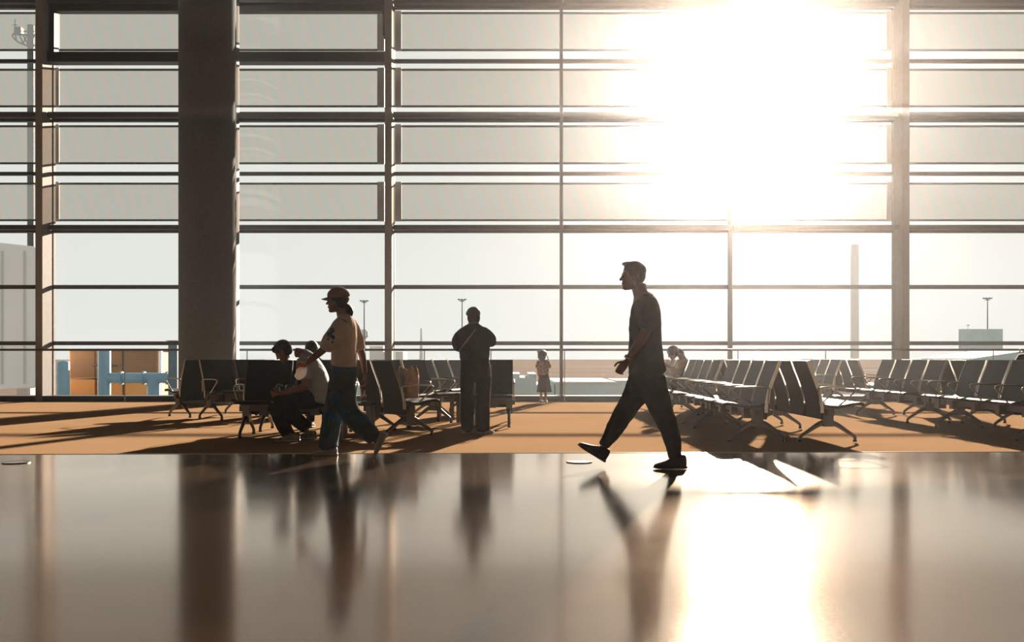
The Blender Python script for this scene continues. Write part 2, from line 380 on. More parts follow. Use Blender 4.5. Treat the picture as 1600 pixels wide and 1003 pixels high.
for i, (a, b) in enumerate(zip(xs, xs[1:])):
    ea = .075 if round(a, 3) in finx else .033; eb = .075 if round(b, 3) in finx else .033
    x0, x1 = a + ea, b - eb
    we = struct(empty('window_%d' % (i+1), (0, 0, 0)))
    boxo('window_sill', x0, x1, YF+.0, YF+.5, 0, .115, M['frame_dark'], we, .004)
    for lo, hi in thin:
        dark = (x0 < -2.7 and x0 > -10.2 and lo > 7)
        if dark: boxo('transom', x0, x1, YF+.22, YF+.5, lo-.05, hi+.09, M['frame_dark'], we, .003)
        else: boxo('transom', x0, x1, YF+.45, YF+.54, lo, hi, M['frame'], we, .003)
    for lo, hi in thick:
        bm = bmesh.new(); box(bm, x0, x1, YF+.22, YF+.42, lo+.045, hi); box(bm, x0, x1, YF+.42, YF+.54, lo, lo+.06)
        obj('transom', bm, M['frame'], we, bevel=.003)
    if -10.2 < x0 and x1 < -2.5:
        boxo('vent_frame', x0, x1, YF+.3, YF+.5, 8.45, 9.0, M['frame_dark'], we)
        if x0 < -9: boxo('vent_frame', x0, x0+.11, YF+.3, YF+.5, 7.4, 8.45, M['frame_dark'], we)
        else: boxo('vent_frame', x1-.08, x1, YF+.3, YF+.5, 7.9, 8.45, M['frame_dark'], we)
    boxo('pane', x0-.01, x1+.01, YF+.49, YF+.505, .1, HC, M['glass'], we)

# sunshade panels outside the glass: four rows per bay
rows = [(7.82, 8.65, 'top'), (6.56, 7.38, 'second'), (5.285, 6.115, 'third'), (4.01, 4.83, 'lowest')]
bays = [(-20.9, -10.36, 'beyond the leftmost window bay'), (-10.28, -2.85, 'beyond the bay behind the round column'), (-2.63, 8.54, 'beyond the wide middle bay'), (8.72, 19.2, 'beyond the rightmost window bay')]
for z0, z1, rn in rows:
    for x0, x1, bn in bays:
        r = empty('sunshade_panel', ((x0+x1)/2, YF+1.0, z0), 0, '%s perforated sunshade %s' % (rn if rn != 'second' and rn != 'third' else rn + ' from top', bn), 'sunshade', 'perforated sunshades outside the glass wall')
        hw = (x1-x0)/2; h = z1-z0
        boxo('shade_sheet', -hw+.01, hw-.01, -.003, .003, .02, h-.02, M['screen'], r)
        bm = bmesh.new(); box(bm, -hw, hw, -.02, .02, -.02, .02); box(bm, -hw, hw, -.02, .02, h-.02, h+.02)
        obj('shade_rail', bm, M['frame'], r)
        boxo('bracket', -hw, -hw+.16, -.06, -.02, -.03, h+.03, M['bracket'], r)
        boxo('bracket', hw-.16, hw, -.06, -.02, -.03, h+.03, M['bracket'], r)

# handrail in front of the glass
hr = empty('handrail', (0, YF-.12, 0), 0, 'long thin metal handrail on slim posts before the glass wall', 'handrail')
bm = bmesh.new(); tube(bm, [(-24, 0, 1.10), (24, 0, 1.10)], .024, n=12, smooth_path=False); obj('rail', bm, M['frame'], hr, smooth=True)
for px in (-180, 195, 386, 663, 767, 882, 1153, 1290, 1552, 1700):
    x = wx(px, 20.38)
    bm = bmesh.new(); tube(bm, [(x, .0, .0), (x, .0, 1.09)], .012, n=10, smooth_path=False); box(bm, x-.035, x+.035, -.035, .035, 0, .012)
    obj('post', bm, M['steel'], hr)

# round column
bm = bmesh.new(); CR = .585; cxx, cyy = -6.09, 19.3
prof = [(CR+.02, 0), (CR+.02, .12), (CR, .13), (CR, HC)]
N = 72; rg = [[bm.verts.new((r*math.cos(2*PI*i/N), r*math.sin(2*PI*i/N), z)) for i in range(N)] for r, z in prof]
for a, b in zip(rg, rg[1:]):
    for i in range(N): bm.faces.new((a[i], a[(i+1)%N], b[(i+1)%N], b[i]))
bm.faces.new(rg[0][::-1]); bm.faces.new(rg[-1])
c = obj('column', bm, M['column'], smooth=True); c['label'] = 'thick round grey column in front of the glass wall'; c.location = (cxx, cyy, 0); struct(c)

# scatter volume added through the hall to imitate lens bloom around the sun
bm = bmesh.new(); box(bm, XL-.1, XR+.1, YB-.1, YF+.63, -.1, HC+.1)
hz = struct(obj('haze', bm))
hm = bpy.data.materials.new('haze'); hm.use_nodes = True; nt = hm.node_tree; nt.nodes.clear()
out = nt.nodes.new('ShaderNodeOutputMaterial'); sc = nt.nodes.new('ShaderNodeVolumeScatter')
sc.inputs['Color'].default_value = (.90, .92, .98, 1); sc.inputs['Density'].default_value = .0019; sc.inputs['Anisotropy'].default_value = .95
nt.links.new(sc.outputs[0], out.inputs['Volume']); hz.data.materials.append(hm)

# floor drain covers
for px, py, lab in ((25, 723, 'small round metal floor cover at far left of the polished floor'), (905, 722, 'small round metal floor cover beside the walking man')):
    d = EYE * F / (py - HOR)
    r = empty('floor_cover', (wx(px, d), d, 0), 0, lab, 'floor cover', 'round covers set in the polished floor')
    bm = bmesh.new(); bmesh.ops.create_cone(bm, cap_ends=True, segments=40, radius1=.10, radius2=.098, depth=.006, matrix=Matrix.Translation((0, 0, .003))); obj('lid', bm, M['steel'], r)
    bm = bmesh.new()
    ring = [[bm.verts.new((q*math.cos(2*PI*i/40), q*math.sin(2*PI*i/40), z)) for i in range(40)] for q, z in ((.104, 0), (.104, .008), (.116, .008), (.118, 0))]
    for a in range(4):
        for i in range(40): bm.faces.new((ring[a][i], ring[a][(i+1)%40], ring[(a+1)%4][(i+1)%40], ring[(a+1)%4][i]))
    obj('rim', bm, M['leg'], r)

# ------------------------------------------------------------------ benches
PITCH = .6
BACK = [(.235, .90), (.20, .80), (.145, .66), (.105, .53), (.085, .42), (.08, .33), (.08, .26)]
SEAT = [(.075, .43), (.03, .405), (-.10, .395), (-.24, .42), (-.34, .43), (-.385, .415)]
def mk_back():
    bm = bmesh.new(); extrude_profile(bm, BACK, .03, -.265, .265); return bm
def mk_seat():
    bm = bmesh.new(); extrude_profile(bm, SEAT, .032, -.262, .262); return bm
def mesh_of(bm, name, m, smooth=False):
    me = bpy.data.meshes.new(name); bmesh.ops.recalc_face_normals(bm, faces=bm.faces); bm.to_mesh(me); bm.free(); me.materials.append(m)
    if smooth:
        for p in me.polygons: p.use_smooth = True
    return me
ME = {}
ME['backrest'] = mesh_of(mk_back(), 'backrest', M['leather'])
ME['seat'] = mesh_of(mk_seat(), 'seat', M['leather'])
bm = bmesh.new(); extrude_profile(bm, BACK[:-1], .036, -.004, .004)
ME['edge_trim'] = mesh_of(bm, 'edge_trim', M['alu'])
bm = bmesh.new()
loop = [(.11, .43), (.115, .52), (.12, .585), (.09, .605), (0, .612), (-.18, .612), (-.26, .605), (-.285, .585), (-.27, .56), (-.18, .48), (-.10, .41)]
tube(bm, [(0, a, b) for a, b in loop], (.010), ref=(1, 0, 0), n=10, k=3)
ME['armrest'] = mesh_of(bm, 'armrest', M['alu'], True)
bm = bmesh.new()
box(bm, -.04, .04, -.055, .055, .18, .40)
for s in (-1, 1):
    pts = [(0, s*.0, .235), (0, s*.10, .20), (0, s*.20, .135), (0, s*.275, .085), (0, s*.30, .06), (0, s*.30, .03)]
    tube(bm, pts, [(.034, .026), (.028, .024), (.022, .02), (.019, .018), (.018, .018), (.018, .018)], ref=(1, 0, 0), n=10, k=3)
ME['leg'] = mesh_of(bm, 'leg', M['leg'])
bm = bmesh.new()
tube(bm, [(0, 0, .012), (0, 0, .03)], .022, ref=(1, 0, 0), n=12, smooth_path=False, cap=False)
ME['foot_cap'] = mesh_of(bm, 'foot_cap', M['sole'])
bm = bmesh.new(); box(bm, -.05, .05, -.11, .07, .26, .385); box(bm, -.20, .20, -.14, .05, .372, .39)
ME['seat_bracket'] = mesh_of(bm, 'seat_bracket', M['beam'])

def inst(name, me, parent, loc=(0, 0, 0), bevel=0):
    o = bpy.data.objects.new(name, me); COL.objects.link(o); o.parent = parent; o.location = loc
    if bevel:
        b = o.modifiers.new('bevel', 'BEVEL'); b.width = bevel; b.segments = 2; b.limit_method = 'ANGLE'; b.angle_limit = math.radians(50)
    return o

def bench(near, rdir, face, nseat, label, group, legs=None):
    r = Vector(rdir).normalized(); f = Vector(face).normalized(); L = nseat * PITCH
    th = math.atan2(r.y, r.x); d = Vector((math.sin(th), -math.cos(th)))
    org = Vector(near); flip = False
    if d.dot(f) < 0: org = org + r * L; th += PI; flip = True
    root = empty('airport_bench', (org.x, org.y, 0), th, label, 'bench', group)
    for i in range(nseat):
        cx_ = (i + .5) * PITCH
        inst('seat', ME['seat'], root, (cx_, 0, 0), .008)
        b = inst('backrest', ME['backrest'], root, (cx_, 0, 0), .008)
        for q in (-.268, .268): inst('edge_trim', ME['edge_trim'], b, (q, 0, 0))
        inst('seat_bracket', ME['seat_bracket'], root, (cx_, 0, 0))
    for i in range(nseat + 1):
        x = min(max(i * PITCH, .012), L - .012)
        inst('armrest', ME['armrest'], root, (x, 0, 0))
    lg = legs or ([.10, L - .30] if nseat > 2 else [.08, L - .12])
    if nseat == 1: lg = [.08, L-.08]
    for x in lg:
        if flip: x = L - x
        q = inst('leg', ME['leg'], root, (x, 0, 0))
        for u in (-.30, .30): inst('foot_cap', ME['foot_cap'], q, (0, u, 0))
    bm = bmesh.new(); box(bm, 0, L, -.045, .035, .30, .368); obj('beam', bm, M['beam'], root, bevel=.006)
    return root

GR = 'black airport benches right of the walking man'
# double row nearest the walking man
bench((2.68, 10.40), (0, 1), (-1, 0), 4, 'black four-seat bench facing left, closest to camera right of the walking man', GR)
bench((3.45, 10.40), (0, 1), (1, 0), 4, 'black bench with its backs to the camera, nearest right of the walking man', GR)
bench((2.68, 13.25), (0, 1), (-1, 0), 4, 'black bench facing left just behind the nearest right bench', GR)
bench((3.45, 13.25), (0, 1), (1, 0), 4, 'black bench facing right, back to back with the second bench right of the walking man', GR)
bench((2.68, 15.72), (0, 1), (-1, 0), 4, 'black bench by the window where the woman in cream sits', GR)
bench((3.45, 15.72), (0, 1), (1, 0), 4, 'black bench facing right, back to back with the seated woman\'s bench', GR)
GF = 'black airport benches at the right edge of the hall'
bench((5.87, 10.50), (0, 1), (-1, 0), 4, 'black bench cut by the right edge of the picture, facing left', GF)
bench((6.64, 10.50), (0, 1), (1, 0), 4, 'black bench at far right edge facing right, beneath the dark backpack', GF)
bench((5.87, 13.42), (0, 1), (-1, 0), 4, 'black four-seat bench facing left, below the right main window fin', GF)
bench((6.64, 13.42), (0, 1), (1, 0), 4, 'black bench facing right, back to back below the right main window fin', GF)
bench((5.87, 17.75), (0, 1), (-1, 0), 4, 'distant black bench facing left, near the glass at right', GF)
bench((6.64, 17.75), (0, 1), (1, 0), 4, 'distant black bench facing right, near the glass at right', GF)
GL = 'black airport benches left of the standing person'
r1 = (.656, .755)
bench((-5.21, 14.84), r1, (-.755, .656), 2, 'black bench before the round column, leftmost, facing away from camera', GL)
bench((-4.56, 14.30), r1, (.755, -.656), 2, 'black bench before the round column, facing the camera at right', GL)
bench((-3.55, 15.1), (.2, .98), (.98, -.2), 2, 'black bench seen edge-on behind the seated man\'s bench', GL)
bench((-3.20, 11.30), (1, 0), (0, -1), 2, 'black bench the stooping man in grey shirt sits on', GL)
bench((-3.20, 12.20), (1, 0), (0, 1), 2, 'black bench back to back with the stooping man\'s bench', GL)
bench((-1.16, 11.14), (-.54, .84), (.84, .54), 2, 'black bench holding the tan cloth bag, backs to the camera', GL)
bench((-1.66, 12.75), (.5, .866), (.866, -.5), 2, 'black bench behind the tan bag, facing right toward the camera', GL)
bench((-1.30, 14.9), (.35, .94), (.94, -.35), 3, 'black bench behind the low table, partly hidden by the standing person', GL)
bench((-.56, 12.95), (1, 0), (0, -1), 1, 'single black seat just right of the standing person, facing the camera', GL)
bench((-.56, 13.80), (1, 0), (0, 1), 1, 'single black seat facing the glass behind the standing person', GL)

def shelf_table(x, y, lab):
    t = empty('side_table', (x, y, 0), 0, lab, 'table', 'low square tables between benches')
    boxo('table_top', -.21, .21, -.20, .20, .385, .42, M['table'], t, .008)
    boxo('beam', -.035, .045, -.21, .21, .30, .368, M['beam'], t, .006)
    boxo('mount', -.05, .05, -.08, .08, .24, .385, M['beam'], t, .006)
def table(x, y, rz, lab, sz=.42, h=.42):
    t = empty('side_table', (x, y, 0), rz, lab, 'table', 'low square tables between benches')
    boxo('table_top', -sz/2, sz/2, -sz/2, sz/2, h-.035, h, M['table'], t, .008)
    for sx in (-1, 1):
        for sy in (-1, 1):
            cx_, cy_ = sx*(sz/2-.04), sy*(sz/2-.04)
            boxo('leg', cx_-.025, cx_+.025, cy_-.025, cy_+.025, 0, h-.034, M['leg'], t, .004)
table(-1.79, 11.06, 0, 'low black table with the small bottle, beside the walking woman\'s back leg', .40)
table(-.83, 14.05, math.radians(60), 'low black table with square legs just left of the standing person')
shelf_table(2.68, 13.025, 'low table between the first and second benches right of the walking man')
shelf_table(5.87, 13.16, 'low table between the near benches at the right edge of the hall')

# ------------------------------------------------------------------ people
def head(bm, c, Mx, s=1.0, neck=True):
    """c: chin-base point, Mx: 3x3 columns forward, side, up"""
    def T(p): return Vector(c) + Mx @ (Vector(p) * s)
    def E(p, r): ell(bm, T(p), tuple(q*s for q in r), Mx)
    E((-.015, 0, .150), (.095, .074, .082)); E((.030, 0, .090), (.056, .060, .088)); E((.055, 0, .022), (.028, .030, .022))
    E((.02, .035, .045), (.05, .018, .03)); E((.02, -.035, .045), (.05, .018, .03))
    tube(bm, [T((.082, 0, .122)), T((.092, 0, .105)), T((.103, 0, .085))], [(.008*s, .010*s), (.009*s, .011*s), (.011*s, .016*s)], ref=Mx.col[1])
    E((.080, 0, .060), (.012, .024, .007)); E((.078, 0, .048), (.012, .021, .007)); E((.072, 0, .135), (.018, .050, .012))
    for q in (-1, 1): E((-.005, q*.074, .10), (.017, .010, .030))
    return T
def eyes(parent, c, Mx, s=1.0):
    for q in (-1, 1):
        bm = bmesh.new(); ell(bm, Vector(c) + Mx @ (Vector((.0805, q*.030, .113)) * s), (.009*s, .012*s, .008*s), Mx, 10, 8)
        obj('eye', bm, M['eye'], parent, smooth=True)

def hand(bm, wrist, d, pn, s=1.0, curl=.5, side=1, spread=1.0):
    """d: direction of the hand, pn: palm normal (fingers curl towards it), side: which way the thumb leaves"""
    d = Vector(d).normalized(); pn = Vector(pn); pn = (pn - pn.dot(d)*d).normalized(); a = d.cross(pn).normalized() * side   # a: towards thumb
    wr = Vector(wrist)
    tube(bm, [wr - d*.02*s, wr + d*.02*s, wr + d*.06*s, wr + d*.088*s], [(.016*s, .024*s), (.015*s, .030*s), (.014*s, .038*s), (.011*s, .038*s)], ref=a, n=14)
    for i, (L, off) in enumerate(((.072, .030), (.080, .010), (.075, -.010), (.058, -.030))):
        p = wr + d*.085*s + a*off*s*spread; c = curl + .12*i; dirv = (d + a*off*2.2*spread).normalized(); pts = [p - dirv*.012*s, p]
        ang = .15
        for j, fr in enumerate((.45, .32, .23)):
            ang += c*(.75 if j else .45)
            p = p + (dirv*math.cos(ang) + pn*math.sin(ang)) * L*fr*s; pts.append(p)
        tube(bm, pts, [.0088*s, .0088*s, .0084*s, .0078*s, .0068*s], ref=a, n=10, k=3)
    p = wr + d*.03*s + a*.026*s; pts = [p - a*.01*s, p]
    for v in ((d*.6 + a*.75 + pn*.25, .035), (d*.85 + a*.35 + pn*.45, .030), (d*.95 + pn*.5, .024)):
        p = p + v[0].normalized()*v[1]*s; pts.append(p)
    tube(bm, pts, [.011*s, .0115*s, .0105*s, .0095*s, .008*s], ref=pn, n=10, k=3)

def shoe(parent, heel, toe, up, L, wd, m_up, m_sole, h=.095, hi=.06):
    """heel/toe: points on the ground line of the sole"""
    heel = Vector(heel); fx = (Vector(toe) - heel); L = fx.length; fx.normalize()
    up = Vector(up); up = (up - up.dot(fx)*fx).normalized(); sd = up.cross(fx)
    R = Matrix((fx, sd, up)).transposed().to_4x4(); R.translation = heel
    def sec(bm, stations, z0f):
        rings = []
        for u, wv, zt, z0 in stations:
            ring = []
            for i in range(16):
                a = 2*PI*i/16; y = math.cos(a); z = math.sin(a)
                y = math.copysign(abs(y)**.75, y); z = math.copysign(abs(z)**.8, z)
                ring.append(bm.verts.new(R @ Vector((u*L, y*wv*wd/2, z0 + (zt-z0)*(z*.5+.5)))))
            rings.append(ring)
        for a, b in zip(rings, rings[1:]):
            for i in range(16): bm.faces.new((a[i], a[(i+1)%16], b[(i+1)%16], b[i]))
        bm.faces.new(rings[0][::-1]); bm.faces.new(rings[-1])
    bm = bmesh.new()
    sec(bm, [(.0, .35, h*.72, .02), (.03, .62, h*.98, .015), (.12, .72, h, .012), (.26, .76, h*.98, .012), (.40, .82, h*.86, .012), (.55, .93, h*.68, .012), (.70, 1.0, h*.55, .012), (.84, .95, h*.46, .012), (.94, .72, h*.38, .014), (1.0, .32, h*.26, .018)], 0)
    s = obj('shoe', bm, m_up, parent, smooth=True); md = s.modifiers.new('sub', 'SUBSURF'); md.levels = md.render_levels = 1
    bm = bmesh.new()
    sec(bm, [(-.015, .4, .022, .004), (.02, .68, .026, 0), (.12, .80, .026, 0), (.3, .80, .024, 0), (.5, .92, .022, 0), (.7, 1.04, .022, 0), (.86, .98, .022, .002), (.96, .75, .022, .006), (1.015, .34, .02, .010)], 0)
    q = obj('sole', bm, m_sole, s, smooth=True)
    bm = bmesh.new()
    for k in range(5):
        u = (.38 + .06*k)*L; zt = h*(.90 - .085*k)
        tube(bm, [R @ Vector((u, -.22*wd, zt-.012)), R @ Vector((u+.004, 0, zt+.001)), R @ Vector((u, .22*wd, zt-.012))], .0028, n=6, k=3)
    obj('laces', bm, m_sole if m_sole is not M['sole'] else M['charcoal'], s)
    return s

SIDE_L = Matrix(((-1, 0, 0), (0, -1, 0), (0, 0, 1)))   # forward -x, side -y, up z
def tilt(mx, deg, axis='Y'): return Matrix.Rotation(math.radians(deg), 3, axis) @ mx

class Fig:
    def __init__(s, px, d, label, zbase=0, group=None):
        s.d = d; s.x0 = wx(px, d); s.root = empty('person', (s.x0, d, 0), 0, label, 'person', group); s.k = d / F
    def q(s, px, py, w=0): return Vector((wx(px, s.d) - s.x0, w, wz(py, s.d)))
    def w(s, p): return p * s.k / 2
    def limb(s, bm, pts, lat=None, **kw):
        """pts: (px, py, w, profile width px[, lateral width m])"""
        P = [s.q(a[0], a[1], a[2]) for a in pts]; R = [(s.w(a[3]), (a[4]/2 if len(a) > 4 else s.w(a[3]) * (lat or 1))) for a in pts]
        tube(bm, P, R, **kw)

# ---- man striding left
f = Fig(1005, 8.11, 'man in dark t-shirt and trousers striding left across polished floor')
b = bmesh.new(); hm_ = tilt(SIDE_L, 0); hc = f.q(988, 453.5)
head(b, hc, hm_, 1.0)
f.limb(b, [(998, 446, 0, 24, .12), (1000, 456, 0, 23, .115), (1005, 468, 0, 28, .14)])
f.limb(b, [(1005, 462, 0, 30, .20), (1007, 480, 0, 38, .36), (1007, 520, 0, 40, .30), (1008, 560, 0, 40, .28), (1009, 600, 0, 46, .30)])
f.limb(b, [(1012, 472, -.15, 22), (1008, 495, -.20, 19), (1002, 520, -.235, 16), (990, 541, -.24, 15), (977, 560, -.235, 10)])
hand(b, f.q(975, 564, -.235), (-.62, .05, -.75), (.3, 1, -.25), 1.02, .85, -1, .85)
f.limb(b, [(1012, 472, .15, 22), (1016, 498, .20, 19), (1020, 522, .22, 16), (1014, 545, .24, 14), (1006, 562, .24, 10)])
hand(b, f.q(1005, 566, .24), (-.25, 0, -1), (0, -1, 0), 1.0, .6, 1)
f.limb(b, [(1006, 600, .09, 32), (976, 648, .10, 24), (960, 675, .10, 19), (946, 698, .09, 14)])
f.limb(b, [(1012, 600, -.09, 32), (1034, 650, -.09, 24), (1047, 680, -.09, 19), (1052, 712, -.09, 13)])
blob('body', b, M['skin'], f.root, .005)
eyes(f.root, hc, hm_)
b = bmesh.new(); T = lambda p: hc + hm_ @ Vector(p)
ell(b, T((-.022, 0, .168)), (.098, .080, .076), hm_); ell(b, T((-.052, 0, .125)), (.062, .075, .075), hm_)
ell(b, T((.035, 0, .222)), (.055, .055, .020), hm_); ell(b, T((-.02, 0, .225)), (.06, .06, .022), hm_)
for q in (-1, 1): ell(b, T((.01, q*.066, .14)), (.03, .014, .035), hm_)
blob('hair', b, M['hair'], f.root, .006, 2)
b = bmesh.new()
f.limb(b, [(1004, 463, 0, 26, .20), (1006, 469, 0, 36, .34), (1008, 480, 0, 43, .42), (1008, 500, 0, 48, .42), (1008, 525, 0, 50, .38), (1009, 550, 0, 53, .37), (1010, 570, 0, 56, .38), (1011, 580, 0, 59, .39)], n=24)
f.limb(b, [(1010, 473, -.15, 26, .13), (1009, 487, -.20, 29, .14), (1006, 502, -.225, 28, .14), (1003, 512, -.235, 26, .135)])
f.limb(b, [(1010, 473, .15, 26, .13), (1012, 487, .20, 29, .14), (1015, 502, .215, 28, .14), (1017, 512, .225, 26, .135)])
blob('t_shirt', b, M['charcoal'], f.root, .007, 5)
b = bmesh.new()
f.limb(b, [(1010, 578, 0, 52, .34), (1009, 595, 0, 54, .36), (1009, 610, 0, 50, .34)])
f.limb(b, [(1006, 595, .09, 46, .19), (992, 622, .10, 38, .18), (977, 647, .10, 33, .165), (960, 675, .10, 26, .145), (945.5, 697, .09, 18, .12)])
f.limb(b, [(1014, 595, -.09, 48, .20), (1025, 625, -.09, 39, .19), (1037, 655, -.09, 32, .17), (1047, 683, -.09, 27, .15), (1051.5, 712, -.09, 20, .12)])
blob('trousers', b, M['slate'], f.root, .007, 3)
shoe(f.root, f.q(946, 724.5, .09), f.q(903, 698, .09), (-.5, 0, .86), .27, .10, M['shoe_black'], M['sole'], .12)
shoe(f.root, f.q(1070, 730.5, -.09), f.q(1019, 730.8, -.09), (0, 0, 1), .27, .10, M['shoe_black'], M['sole'], .12)
b = bmesh.new(); tube(b, [f.q(977.5, 557, -.235), f.q(975, 561, -.235)], [(.034, .036)]*2, n=20, smooth_path=False, cap=False)
obj('wristwatch', b, M['alu'], f.root, smooth=True)

# ---- woman in cap walking left
f = Fig(532, 9.06, 'woman in dusty pink cap and painted jeans walking left')
b = bmesh.new(); hc = f.q(526, 488.5); hm_ = tilt(SIDE_L, 0); hs = .93
head(b, hc, hm_, hs)
f.limb(b, [(533, 482, 0, 17, .10), (534, 491, 0, 16, .095), (538, 500, 0, 22, .12)])
f.limb(b, [(537, 498, 0, 22, .2), (538, 515, 0, 28, .30), (538, 545, 0, 25, .22), (537, 575, 0, 27, .22)])
f.limb(b, [(540, 503, -.13, 16), (527, 525, -.17, 14), (515, 543, -.19, 12), (500, 556, -.20, 11), (487, 567, -.20, 8)])
hand(b, f.q(484, 569, -.20), (-.9, 0, -.55), (.1, .5, -.85), .92, .7, 1)
f.limb(b, [(541, 503, .13, 16), (552, 528, .17, 13), (560, 552, .19, 12), (563, 568, .19, 10), (565, 582, .19, 8)])
hand(b, f.q(565, 585, .19), (.15, 0, -1), (-.8, -.4, 0), .92, .8, 1)
f.limb(b, [(532, 590, .07, 20), (520, 640, .08, 18), (511, 690, .08, 13), (510, 706, .08, 10)])
f.limb(b, [(540, 590, -.07, 20), (550, 645, -.08, 18), (575, 672, -.08, 14), (593, 690, -.08, 10)])
blob('body', b, M['skin_pale'], f.root, .005)
eyes(f.root, hc, hm_, hs)
b = bmesh.new(); T = lambda p: hc + hm_ @ (Vector(p) * hs)
ell(b, T((-.03, 0, .150)), (.094, .080, .080), hm_); ell(b, T((-.05, 0, .10)), (.06, .070, .07), hm_)
for q in (-1, 1): tube(b, [T((.03, q*.066, .16)), T((.0, q*.074, .12)), T((-.04, q*.06, .07)), T((-.08, q*.02, .055))], [(.02, .012)]*4)
tube(b, [T((-.08, 0, .075)), T((-.115, 0, .045)), T((-.135, 0, .0)), T((-.14, 0, -.05))], [.026, .036, .034, .010], n=12)
blob('hair', b, M['hair'], f.root, .006, 1)
b = bmesh.new(); ell(b, T((-.02, 0, .172)), (.108, .090, .082), hm_, 24, 16)
bmesh.ops.bisect_plane(b, geom=b.verts[:] + b.edges[:] + b.faces[:], plane_co=T((0, 0, .150)), plane_no=hm_ @ Vector((-.15, 0, -1)), clear_outer=True)
cp = obj('cap', b, M['cap'], f.root, smooth=True); sd = cp.modifiers.new('s', 'SOLIDIFY'); sd.thickness = .004
b = bmesh.new(); rg = []
for j in range(7):
    a0 = j/6; ring = []
    for i in range(13):
        an = math.radians(-62 + 124*i/12); r = .088 + .062*a0*math.cos(an*.9)
        ring.append(b.verts.new(T((-.005 + (r+.01)*math.cos(an), r*.92*math.sin(an), .158 - .018*a0 - .012*abs(math.sin(an))*1.5))))
    rg.append(ring)
for a, c_ in zip(rg, rg[1:]):
    for i in range(12): b.faces.new((a[i], a[i+1], c_[i+1], c_[i]))
br = obj('brim', b, M['cap'], cp, smooth=True); sd = br.modifiers.new('s', 'SOLIDIFY'); sd.thickness = .004
b = bmesh.new()
f.limb(b, [(536, 493, 0, 20, .18), (538, 500, 0, 28, .30), (539, 512, 0, 35, .38), (538, 530, 0, 38, .38), (538, 550, 0, 39, .36), (538, 566, 0, 40, .36), (538, 571, 0, 37, .34)], n=24)
f.limb(b, [(539, 505, -.13, 24, .12), (529, 520, -.17, 25, .14), (519, 537, -.19, 23, .15), (515, 545, -.195, 20, .14)])
f.limb(b, [(541, 505, .13, 24, .12), (549, 520, .17, 25, .14), (555, 537, .185, 22, .15), (557, 544, .19, 19, .14)])
blob('blouse', b, M['pink'], f.root, .007, 4)
b = bmesh.new()
for px, py, rr_ in ((527, 517, .022), (523, 524, .026), (528, 528, .018), (521, 531, .015), (527, 535, .012)): ell(b, f.q(px, py, -.245), (rr_, .018, rr_*1.2), None, 12, 8)
blob('blue_print', b, M['blue_cloth'], f.root, .006, 1)
b = bmesh.new()
f.limb(b, [(537, 567, 0, 36, .30), (536, 585, 0, 42, .34), (536, 600, 0, 40, .34)])
f.limb(b, [(531, 592, .08, 36, .20), (524, 625, .08, 35, .20), (516, 660, .08, 31, .21), (511, 688, .08, 30, .21), (511, 699, .08, 30, .21)])
f.limb(b, [(538, 590, -.08, 38, .20), (541, 620, -.08, 36, .20), (549, 643, -.08, 33, .20), (568, 664, -.08, 31, .21), (584, 680, -.08, 27, .20), (586, 682, -.08, 27, .20)])
blob('jeans', b, M['jeans'], f.root, .007, 3)
shoe(f.root, f.q(525, 712.8, .08), f.q(484, 713, .08), (0, 0, 1), .24, .095, M['shoe_white'], M['sole_white'], .085)
shoe(f.root, f.q(608, 677, -.08), f.q(589, 713, -.08), (-.86, 0, -.5), .24, .095, M['shoe_white'], M['sole_white'], .085)

# orange and white packet held by the woman
pk = empty('drink_pouch', (wx(470, 8.80), 8.80, wz(592, 8.80)), 0, 'orange and white pouch held in the walking woman\'s hand', 'pouch')
b = bmesh.new(); tube(b, [(-.04, 0, .01), (0, 0, .05), (.01, 0, .10), (.0, 0, .118)], [(.03, .02), (.05, .026), (.046, .024), (.036, .018)], n=14); blob('pouch', b, M['film'], pk, .005, 1)
b = bmesh.new(); tube(b, [(-.025, 0, .135), (.01, 0, .128), (.045, 0, .115)], [.022, .026, .020], n=14); obj('cap', b, M['orange'], pk, smooth=True)

# ---- stooping man on the bench, facing left
f = Fig(480, 10.95, 'stooping man in pale grey shirt sitting on bench looking down')
b = bmesh.new(); hm_ = tilt(SIDE_L, -38); hc = f.q(455, 562, -.1)
head(b, hc, hm_, .98)
f.limb(b, [(465, 551, -.08, 15, .11), (472, 552, -.06, 15, .11), (482, 560, -.04, 20, .16)])
f.limb(b, [(482, 560, -.04, 22, .2), (492, 582, -.02, 28, .34), (498, 605, 0, 30, .30), (496, 624, 0, 34, .34)])
for sy, dx in ((-1, 0), (1, 3)):
    f.limb(b, [(482, 564, sy*.17-.04, 15), (484, 583, sy*.21-.05, 14), (485, 601, sy*.20-.08, 12), (465, 609, sy*.12-.14, 10), (448, 613, sy*.05-.18, 7)])
    hand(b, f.q(446, 614, sy*.05-.18), (-.95, -sy*.1, -.12), (0, -sy*1, .3), .95, .8, sy)
f.limb(b, [(495, 622, -.10, 26), (460, 626, -.16, 22), (438, 630, -.20, 20), (448, 658, -.22, 15), (463, 684, -.24, 10)])
f.limb(b, [(495, 622, .10, 26), (465, 625, .05, 22), (444, 629, 0, 20), (458, 656, .0, 15), (480, 674, .0, 10)])
blob('body', b, M['skin'], f.root, .005)
eyes(f.root, hc, hm_, .98)
b = bmesh.new(); T = lambda p: hc + hm_ @ (Vector(p) * .98)
ell(b, T((-.02, 0, .165)), (.102, .084, .085), hm_); ell(b, T((-.052, 0, .12)), (.066, .080, .08), hm_); ell(b, T((.06, 0, .19)), (.035, .06, .04), hm_)
for q in (-1, 1): ell(b, T((.02, q*.068, .15)), (.035, .014, .04), hm_)
blob('hair', b, M['hair'], f.root, .006, 2)
b = bmesh.new()
